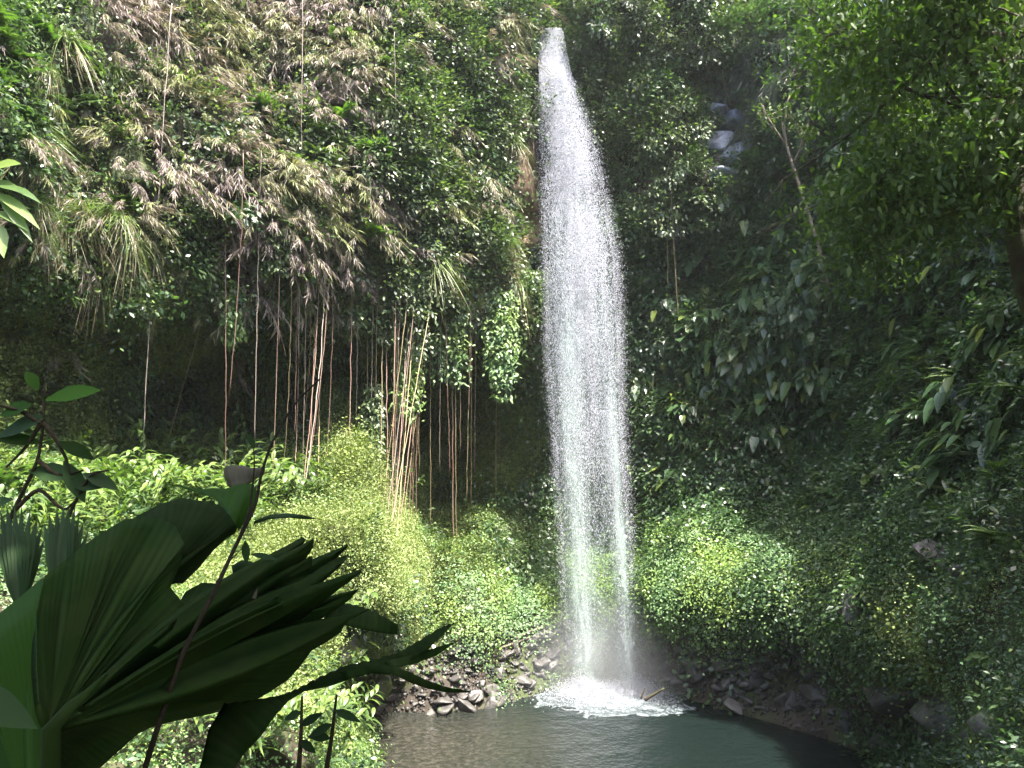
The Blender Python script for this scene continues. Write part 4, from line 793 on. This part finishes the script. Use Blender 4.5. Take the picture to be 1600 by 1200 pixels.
def tree(name, base, limbs, label, cat, trunk_pts, rad, L, W, per, spread, mat='canopy', bark='bark', group=None, depth=2, kmin=None):
    root = empty(name, tuple(base), label=label, category=cat, group=group); base = np.array(base); tw = Acc(); tips = []
    tp = np.array(trunk_pts, float) - base; tt = np.linspace(0, len(tp) - 1, 16); sm = np.stack([np.interp(tt, range(len(tp)), tp[:, i]) for i in range(3)], -1)
    sm[1:-1] = (sm[:-2] + sm[1:-1] * 2 + sm[2:]) / 4; tube(tw, sm, np.linspace(rad, rad * .5, 16), 9)
    for p, d, ln, rr in limbs: branchy(tw, np.array(p) - base, d, ln, rr, depth, tips)
    if kmin is not None: tips = [T for T in tips if ((T + base)[:, 0] / (T + base)[:, 1]).min() > kmin]
    cr = Acc(); crown_leaves(cr, tips, per, L, W, spread)
    link('trunk', tw.mesh('trunk', M[bark]), root); link('crown', cr.mesh('crown', M[mat]), root); return root
# the tree leaning in from the right edge
tb = at(1700, 1040, 9.9); tr_pts = [tb, at(1672, 800, 9.8), at(1640, 560, 9.6), at(1590, 420, 9.4), at(1582, 250, 9.2), at(1570, 150, 9.0), at(1600, -20, 9.0)]
tree('overhanging_tree', tb, [(at(1580, 200, 9.2), at(1360, 110, 8.6) - at(1580, 200, 9.2), 1.8, .045), (at(1575, 160, 9.1), at(1400, -20, 9.0) - at(1575, 160, 9.1), 2.2, .07), (at(1590, 60, 9), at(1450, 60, 8.2) - at(1590, 60, 9), 1.8, .06), (at(1595, 0, 9), at(1700, -50, 8.4) - at(1595, 0, 9), 1.8, .06), (at(1582, 250, 9.2), at(1640, 200, 8.4) - at(1582, 250, 9.2), 1.2, .04), (at(1580, 120, 9.1), at(1350, 10, 9.4) - at(1580, 120, 9.1), 2.0, .035), (at(1580, 100, 9.1), at(1350, 40, 10.0) - at(1580, 100, 9.1), 1.9, .035), (at(1580, 230, 9.1), at(1380, 230, 10) - at(1580, 230, 9.1), 2.0, .05), (at(1580, 20, 9.1), at(1480, -60, 8) - at(1580, 20, 9.1), 2.0, .05), (at(1585, 300, 9.3), at(1480, 330, 9) - at(1585, 300, 9.3), 1.2, .04), (at(1440, 110, 9.2), at(1340, 190, 9.6) - at(1440, 110, 9.2), 1.3, .03), (at(1460, 200, 9.2), at(1380, 300, 9.6) - at(1460, 200, 9.2), 1.3, .035), (at(1420, 60, 9.4), at(1330, 90, 10) - at(1420, 60, 9.4), 1.2, .03), (at(1560, 180, 9), at(1500, 260, 8.6) - at(1560, 180, 9), 1.4, .035)],
     'dark mossy trunk with spreading leafy boughs leaning in at the upper right', 'tree', tr_pts, .17, .10, .045, 80, .27, kmin=.40)
sb = surf(np.array([1295.]), np.array([450.]))[0]; Ys = sb[1] - .4
tree('leaning_sapling', at(1296, 452, Ys), [(at(1228, 225, Ys), (-.1, -.2, 1), 1.4, .03), (at(1238, 260, Ys), (.5, -.2, .8), 1.2, .03), (at(1228, 225, Ys), (-.6, -.2, .6), 1.3, .03)], 'slender tree with pale bare leaning trunk on the right cliff', 'tree',
     [at(1296, 452, Ys), at(1275, 370, Ys), at(1252, 300, Ys), at(1228, 225, Ys), at(1222, 190, Ys)], .058, .13, .05, 26, .16, 'shrubdark' if 0 else 'canopy', 'palebark', depth=1)
# unseen trees added on the sunny side of the rim to break up the light
for i, (x, y, z, h, sp_) in enumerate([(16.5, 21.5, 20, 6, 1.2), (16.5, 17.0, 20, 6, 1.2)]):
    t_ = tree('added_rim_tree', (x, y, z), [((x, y, z + h * .5), unit(np.array([math.cos(a), math.sin(a), .6])), h * .42, .09) for a in rng.random(5) * 6.28] + [((x, y, z + h * .8), (0, 0, 1), h * .4, .08)],
         ['unseen tree added on the rim above the right cliff middle', 'unseen tree added on the rim above the dark right slope'][i], 'tree', [(x, y, z - .5), (x + .2, y, z + h * .4), (x, y, z + h * .8)], .2, .3, .14, 30, .35, group='unseen trees added to break up the light')
# unseen tree added to shade the viewer's bank
x, y, z = 3.1, -2.0, 3.4
tree('added_shade_tree', (x, y, z), [((x - .6, y + .6, z + 6.6), (-.7 + .35 * k, .9 - .4 * k % 1.3, .35), 3.2, .12) for k in range(6)] + [((x - .6, y + .8, z + 7), (-.3, .7, .6), 3.2, .12), ((x - .6, y + .8, z + 7.5), (.5, .9, .5), 3.2, .12)], 'large unseen tree added behind the viewer to shade the near bank', 'tree', [(x, y, z), (x - .3, y + .2, z + 4), (x - .6, y + .8, z + 7.5)], .32, .32, .16, 42, .4)

rng = np.random.default_rng(105)
# ---------------------------------------------------------------- the big pleated leaves close to the viewer
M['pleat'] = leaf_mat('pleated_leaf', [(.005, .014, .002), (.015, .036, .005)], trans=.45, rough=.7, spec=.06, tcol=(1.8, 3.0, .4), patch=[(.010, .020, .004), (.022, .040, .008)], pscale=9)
M['pleatlit'] = leaf_mat('lit_pleated_leaf', [(.016, .045, .003), (.022, .06, .004)], trans=.5, rough=.6, spec=.1, tcol=(1.6, 2.2, .3))  # lit copy of the pleated leaf, light through the blade put into its green
M['deadleaf'] = leaf_mat('withered_leaf', [(.05, .046, .024), (.07, .066, .036)], trans=.15, rough=.7, spec=.2)
M['duskleaf'] = leaf_mat('bluish_leaf', [(.010, .024, .006), (.016, .036, .010)], trans=.3, rough=.6, spec=.08)
M['twig'] = rock_mat('dark_twig', (.010, .008, .005), (.03, .024, .014), 20, bump=.4, spec=.05)
def sheet(st, m=6, k=9, pleat=.006, belly=.05, thick=.0016):
    """leaf blade spanned by stations (ax, ay, aY, bx, by, bY): a lies on the rib, b on the margin"""
    A = Acc(); cols = []
    st = [np.array(s, float) for s in st]
    for s0, s1 in zip(st[:-1], st[1:]):
        for j in range(m): cols.append(s0 + (s1 - s0) * j / m)
    cols.append(st[-1]); C = np.array(cols); n = len(C); a = at(C[:, 0], C[:, 1], 1.) - CAMP; a = CAMP + a * C[:, 2:3]; b = at(C[:, 3], C[:, 4], 1.) - CAMP; b = CAMP + b * C[:, 5:6]
    t = np.linspace(0, 1, k)[None, :, None]; V = a[:, None] + (b - a)[:, None] * t; nrm = unit(np.cross(b - a, np.gradient(a + b, axis=0) + 1e-5))
    nrm = nrm * np.sign(((CAMP - a) * nrm).sum(-1, keepdims=True) + 1e-9); z = np.where(np.arange(n) % 2, 1, -1)[:, None, None] * pleat * np.sin(np.clip(t * 1.1 + .08, 0, 1) * math.pi) ** .5
    V = V + nrm[:, None] * (z + np.sin(t * math.pi) * belly * np.linalg.norm(b - a, axis=-1)[:, None, None])
    q = np.arange(n * k).reshape(n, k); F = np.stack([q[:-1, :-1], q[1:, :-1], q[1:, 1:], q[:-1, 1:]], -1).reshape(-1, 4)
    A.add(V.reshape(-1, 3), F, None, np.repeat(np.where(np.arange(n) % 2, .6, .25) + rng.random(n) * .3, k)); A.thick = thick; return A
def leafpart(parent, A, mat, label=None, name='leaf'):
    V, F, r = A.get(); me = mesh_np(name, local(parent, V), F, M[mat], r, smooth=True); o = link(name, me, parent, label=label); s = o.modifiers.new('thickness', 'SOLIDIFY'); s.thickness = .0018; s.offset = 0; return o
def even(B, Yb, step):
    Q = np.array([(b[0], b[1], b[2] if len(b) > 2 else Yb) for b in B], float); out = [Q[0]]
    for p, q in zip(Q[:-1], Q[1:]):
        n_ = max(1, int(round(np.hypot(*(q - p)[:2]) / step)))
        for j in range(1, n_ + 1): out.append(p + (q - p) * j / n_)
    return out
def fan(O, B, Yo, Yb, step=6.5, m=0, **kw):
    B = even(B, Yb, step); kw['m'] = 1; return sheet([(O[0] + (b[0] - O[0]) * .03, O[1] + (b[1] - O[1]) * .03, Yo, b[0], b[1], (b[2] if len(b) > 2 else Yb)) for b in B], **kw)
pal = empty('pleated_palm', tuple(at(75, 1400, 1.5)), label='huge dark palm with pleated split leaves filling the lower left', category='palm')
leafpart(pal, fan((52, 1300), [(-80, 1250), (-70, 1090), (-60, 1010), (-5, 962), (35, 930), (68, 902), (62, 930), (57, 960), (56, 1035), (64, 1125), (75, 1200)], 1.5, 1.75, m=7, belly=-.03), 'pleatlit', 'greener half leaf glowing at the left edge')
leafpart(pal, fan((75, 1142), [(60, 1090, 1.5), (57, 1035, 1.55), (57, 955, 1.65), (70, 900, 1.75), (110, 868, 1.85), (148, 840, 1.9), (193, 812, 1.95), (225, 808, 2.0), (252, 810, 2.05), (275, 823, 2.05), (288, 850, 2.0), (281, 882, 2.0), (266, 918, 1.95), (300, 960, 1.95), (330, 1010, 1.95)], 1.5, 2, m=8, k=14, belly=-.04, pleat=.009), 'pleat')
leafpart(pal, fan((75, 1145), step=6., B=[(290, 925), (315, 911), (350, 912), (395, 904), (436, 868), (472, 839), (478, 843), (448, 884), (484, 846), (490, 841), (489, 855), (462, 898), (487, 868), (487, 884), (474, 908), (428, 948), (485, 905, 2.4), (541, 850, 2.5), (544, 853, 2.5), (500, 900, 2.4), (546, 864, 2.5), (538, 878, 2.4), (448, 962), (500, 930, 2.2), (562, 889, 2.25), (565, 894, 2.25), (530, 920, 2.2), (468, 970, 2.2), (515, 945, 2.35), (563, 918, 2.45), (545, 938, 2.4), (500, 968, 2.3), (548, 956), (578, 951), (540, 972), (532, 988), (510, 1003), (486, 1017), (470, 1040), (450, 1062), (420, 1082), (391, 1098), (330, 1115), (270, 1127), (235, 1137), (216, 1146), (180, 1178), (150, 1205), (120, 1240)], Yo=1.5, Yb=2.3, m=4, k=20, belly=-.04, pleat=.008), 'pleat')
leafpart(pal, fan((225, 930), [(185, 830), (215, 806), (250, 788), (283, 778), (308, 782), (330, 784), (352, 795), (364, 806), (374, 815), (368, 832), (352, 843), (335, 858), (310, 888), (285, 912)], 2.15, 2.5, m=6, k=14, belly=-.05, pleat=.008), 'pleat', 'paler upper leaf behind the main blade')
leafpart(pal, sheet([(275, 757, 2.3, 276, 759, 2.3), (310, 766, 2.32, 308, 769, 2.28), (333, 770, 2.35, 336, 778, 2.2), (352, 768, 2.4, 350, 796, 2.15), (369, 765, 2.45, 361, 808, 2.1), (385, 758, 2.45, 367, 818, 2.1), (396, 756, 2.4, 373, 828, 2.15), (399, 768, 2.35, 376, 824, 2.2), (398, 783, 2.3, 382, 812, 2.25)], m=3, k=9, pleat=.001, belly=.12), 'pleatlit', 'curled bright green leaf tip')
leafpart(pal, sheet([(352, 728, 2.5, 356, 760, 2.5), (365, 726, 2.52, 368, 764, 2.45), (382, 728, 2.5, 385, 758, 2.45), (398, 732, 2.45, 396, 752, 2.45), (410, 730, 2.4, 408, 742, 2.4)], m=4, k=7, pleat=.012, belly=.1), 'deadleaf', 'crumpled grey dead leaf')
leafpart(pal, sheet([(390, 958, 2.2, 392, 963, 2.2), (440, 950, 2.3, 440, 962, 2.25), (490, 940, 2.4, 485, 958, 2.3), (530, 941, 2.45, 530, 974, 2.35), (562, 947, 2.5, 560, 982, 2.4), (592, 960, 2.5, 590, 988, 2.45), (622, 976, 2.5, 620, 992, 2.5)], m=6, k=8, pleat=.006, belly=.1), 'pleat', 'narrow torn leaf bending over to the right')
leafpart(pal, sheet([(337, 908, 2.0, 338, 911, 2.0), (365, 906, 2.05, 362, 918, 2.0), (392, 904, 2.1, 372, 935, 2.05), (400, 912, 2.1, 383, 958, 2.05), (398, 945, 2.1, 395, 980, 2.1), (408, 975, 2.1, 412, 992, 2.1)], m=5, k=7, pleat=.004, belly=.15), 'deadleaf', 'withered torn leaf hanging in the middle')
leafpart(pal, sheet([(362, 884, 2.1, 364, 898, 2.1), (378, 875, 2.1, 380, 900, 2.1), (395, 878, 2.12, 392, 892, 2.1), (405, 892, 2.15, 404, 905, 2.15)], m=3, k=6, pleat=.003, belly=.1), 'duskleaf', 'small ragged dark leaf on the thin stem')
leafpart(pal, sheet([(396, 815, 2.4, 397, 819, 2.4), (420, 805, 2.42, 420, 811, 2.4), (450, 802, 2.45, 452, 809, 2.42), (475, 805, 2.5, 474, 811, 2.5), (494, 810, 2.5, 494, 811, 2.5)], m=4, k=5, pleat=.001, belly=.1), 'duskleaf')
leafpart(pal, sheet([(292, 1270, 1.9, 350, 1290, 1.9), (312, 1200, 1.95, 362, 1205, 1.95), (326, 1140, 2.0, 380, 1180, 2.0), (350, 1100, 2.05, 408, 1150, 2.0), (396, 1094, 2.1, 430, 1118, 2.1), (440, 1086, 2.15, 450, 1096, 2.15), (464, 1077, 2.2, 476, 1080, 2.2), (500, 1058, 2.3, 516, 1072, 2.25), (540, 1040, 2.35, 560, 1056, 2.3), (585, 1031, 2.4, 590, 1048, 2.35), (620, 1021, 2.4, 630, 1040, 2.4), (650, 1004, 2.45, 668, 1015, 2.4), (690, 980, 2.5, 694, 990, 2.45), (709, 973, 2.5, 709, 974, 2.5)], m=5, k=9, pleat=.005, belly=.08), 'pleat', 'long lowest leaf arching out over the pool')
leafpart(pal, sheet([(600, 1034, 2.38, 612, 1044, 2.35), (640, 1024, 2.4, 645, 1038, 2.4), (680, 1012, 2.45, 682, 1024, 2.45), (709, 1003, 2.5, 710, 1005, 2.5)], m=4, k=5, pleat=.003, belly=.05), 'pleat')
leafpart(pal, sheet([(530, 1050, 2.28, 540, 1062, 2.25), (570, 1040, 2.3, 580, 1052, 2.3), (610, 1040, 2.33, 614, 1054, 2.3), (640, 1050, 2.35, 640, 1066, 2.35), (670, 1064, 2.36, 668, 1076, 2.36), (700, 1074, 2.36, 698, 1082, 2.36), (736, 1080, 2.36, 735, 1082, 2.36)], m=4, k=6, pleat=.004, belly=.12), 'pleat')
a = Acc(); tube(a, local(pal, at([75, 80, 110, 140, 166], [1400, 1138, 1105, 1080, 1053], 1.0) * 0 + CAMP + ray(np.array([75, 80, 110, 140, 166]), np.array([1400, 1138, 1105, 1080, 1053])) * np.array([1.5, 1.46, 1.48, 1.52, 1.56])[:, None]), [.02, .016, .012, .008, .004], 8); link('stalk', a.mesh('stalk', M['pleat']), pal)

def pxtube(acc, org, pts, rad, sides=7):
    P = np.array([at(x_, y_, Y_) for x_, y_, Y_ in pts]); n_ = (len(P) - 1) * 5 + 1; tt = np.linspace(0, len(P) - 1, n_); S_ = np.stack([np.interp(tt, range(len(P)), P[:, i]) for i in range(3)], -1)
    for _ in range(2): S_[1:-1] = (S_[:-2] + 2 * S_[1:-1] + S_[2:]) / 4
    tube(acc, S_ - org, np.linspace(rad[0], rad[1], n_), sides)
def near_leaf(acc, org, x_, y_, Y_, dx, dy, L, W, prof='lance', droop=.1, dz=0):
    D = np.array([dx, dz, -dy], float); blades(acc, (at(x_, y_, Y_) - org)[None], D, L, W, prof, droop, N=np.array([[.2, -.8, .6]]), fold=.15)
b0 = at(222, 1215, 1.7); st = empty('climbing_stem', tuple(b0), label='thin black bare stem curving up across the big palm leaf', category='stem')
a = Acc(); pxtube(a, b0, [(222, 1215, 1.7), (245, 1140, 1.7), (285, 1020, 1.75), (330, 935, 1.8), (372, 845, 1.9), (400, 790, 2.0), (408, 740, 2.05), (425, 690, 2.1), (460, 630, 2.2), (500, 592, 2.3)], (.0065, .0025)); pxtube(a, b0, [(372, 845, 1.9), (390, 800, 1.95), (395, 760, 2.0), (398, 720, 2.0), (392, 660, 2.05)], (.004, .001)); pxtube(a, b0, [(330, 935, 1.8), (350, 885, 1.85), (385, 850, 1.9)], (.003, .001))
link('branch', a.mesh('branch', M['twig']), st)
for x_, y_, dx, dy, L, W in [(383, 845, .1, .9, .055, .02), (392, 866, .9, .1, .07, .016), (398, 700, -.4, -.8, .05, .015)]:
    a = Acc(); near_leaf(a, b0, x_, y_, 1.9, dx, dy, L, W); link('leaf', a.mesh('leaf', M['duskleaf']), st)
for x0, y0, x1, y1, lab in [(472, 1088, 464, 1230, 'black upright stem left of its twin at the bottom edge'), (526, 1085, 505, 1230, 'black leaning stem nearest the pool at the bottom edge')]:
    b1 = at(x1, y1, 2.6); s_ = empty('plant_stem', tuple(b1), label=lab, category='stem', group='black stems at the bottom edge'); a = Acc(); pxtube(a, b1, [(x1, y1, 2.6), ((x0 + x1) / 2 + 2, (y0 + y1) / 2, 2.6), (x0, y0, 2.65)], (.010, .004)); link('stalk', a.mesh('stalk', M['twig']), s_)
    for k in range(3):
        a = Acc(); yy = y0 + 25 + k * 22; near_leaf(a, b1, np.interp(yy, [y0, y1], [x0, x1]), yy, 2.6, rng.choice([-1, 1]) * .7, rng.uniform(-.6, .5), rng.uniform(.06, .1), .03); link('leaf', a.mesh('leaf', M['duskleaf']), s_)
# fan palm in shade at the left edge
b2 = at(60, 1000, 2.6); fp = empty('fan_palm', tuple(b2), label='dark bluish fan palm leaves at the left edge', category='palm')
for ox, oy, tips in [(95, 960, [(70, 800), (78, 785), (90, 776), (100, 772), (109, 774), (118, 778), (125, 788), (132, 800), (138, 818), (142, 835), (146, 860)]), (30, 960, [(-10, 790), (2, 780), (12, 772), (24, 772), (35, 775), (48, 782), (60, 790), (66, 810), (70, 830)])]:
    for x_, y_ in tips:
        a = Acc(); D = at(x_, y_, 2.9) - at(ox, oy, 2.6); blades(a, (at(ox, oy, 2.6) - b2)[None], D, np.linalg.norm(D) * 1.02, .032, 'lance', .08, N=np.array([[.3, -.9, .2]]), fold=.5); link('leaflet', a.mesh('leaflet', M['duskleaf']), fp)
# broken twiggy shrub in shade, left middle
b3 = at(-20, 900, 3.4); tw = empty('twiggy_shrub', tuple(b3), label='shaded shrub with forking dark twigs before the sunlit left bank', category='shrub'); a = Acc()
for pts in [[(-20, 900), (20, 800), (60, 720), (68, 660), (70, 600)], [(68, 660), (90, 690), (105, 720), (112, 760)], [(60, 720), (90, 745), (130, 735)], [(68, 665), (30, 640), (-20, 630)], [(20, 800), (60, 760), (100, 800), (120, 780)], [(68, 655), (40, 700), (10, 730)], [(80, 900), (100, 820), (140, 740), (170, 735)]]: pxtube(a, b3, [(x_, y_, 3.4) for x_, y_ in pts], (.011, .004))
link('branch', a.mesh('branch', M['twig']), tw)
for x_, y_, dx, dy, L, W, mt in [(70, 625, .9, -.25, .2, .07, 'pleatlit'), (45, 735, .9, .05, .16, .075, 'duskleaf'), (-10, 685, .95, 0, .17, .05, 'pleat'), (75, 650, -.9, .3, .18, .07, 'duskleaf'), (100, 720, .5, .8, .15, .06, 'duskleaf'), (110, 760, .9, -.1, .13, .05, 'duskleaf'), (0, 650, .8, -.4, .12, .06, 'pleatlit'), (90, 690, .8, .3, .14, .05, 'pleat'), (60, 610, -.5, -.8, .09, .04, 'pleatlit'), (20, 780, -.8, .2, .16, .06, 'duskleaf'), (130, 740, .9, .3, .13, .05, 'duskleaf')]:
    a = Acc(); near_leaf(a, b3, x_, y_, 3.4, dx, dy, L * 1.3, W * 1.3, 'paddle'); link('leaf', a.mesh('leaf', M[mt]), tw)
# bright drooping plant at the upper left edge
b4 = at(-60, 330, 7.5); bp = empty('sunlit_broadleaf_plant', tuple(b4), label='sunlit plant with bright broad leaves at the upper left edge', category='plant')
a = Acc(); pxtube(a, b4, [(-60, 330, 7.5), (-30, 290, 7.5), (0, 265, 7.5)], (.02, .01)); link('stalk', a.mesh('stalk', M['bark']), bp)
for x_, y_, dx, dy, L, W in [(-15, 265, 1, -.3, .42, .17), (-20, 285, 1, .1, .5, .13), (-10, 300, 1, .45, .7, .12), (0, 310, .9, .7, .6, .12), (-5, 350, .5, .9, .35, .15), (-20, 240, .8, -.7, .3, .12), (-10, 330, .9, .25, .5, .1), (5, 290, .9, .2, .55, .09)]:
    a = Acc(); near_leaf(a, b4, x_, y_, 7.5, dx, dy, L, W, 'lance', .25, -.3); link('leaf', a.mesh('leaf', M['ginger']), bp)
# pale leaf at the bottom left corner
b5 = at(-60, 1130, 1.3); a = Acc(); near_leaf(a, b5, -60, 1085, 1.3, .95, .3, .135, .065, 'heart', .1); o = link('pale_leaf_sprig', a.mesh('pale_leaf_sprig', M['duskleaf']), label='smooth greyish leaf in front of the big palm at lower left edge', category='leaf'); o.location = b5

# ---------------------------------------------------------------- labels
for (desc, pl), lst in REG.items():
    lst.sort(key=lambda t: t[0])
    for i, (_, o) in enumerate(lst):
        o['label'] = f'{desc} {pl}' + ('' if len(lst) == 1 else ', ' + ordn(i, len(lst)))


# ---------------------------------------------------------------- thin haze added through the gorge to lift the shadows
hz = Acc(); x0, x1, y0, y1, z0, z1 = -62, 62, -47, 72, -2.2, 40
hz.add([(x, y, z) for z in (z0, z1) for y in (y0, y1) for x in (x0, x1)], [(0, 2, 3, 1), (4, 5, 7, 6), (0, 1, 5, 4), (2, 6, 7, 3), (0, 4, 6, 2), (1, 3, 7, 5)])
m_, t_, N_ = new_mat('haze'); v_ = N_('ShaderNodeVolumePrincipled'); v_.inputs['Color'].default_value = (.93, .96, 1, 1); v_.inputs['Density'].default_value = .0004; v_.inputs['Anisotropy'].default_value = .3
o_ = N_('ShaderNodeOutputMaterial'); t_.links.new(v_.outputs[0], o_.inputs[1]); link('haze', hz.mesh('haze', m_, smooth=False), kind='stuff')
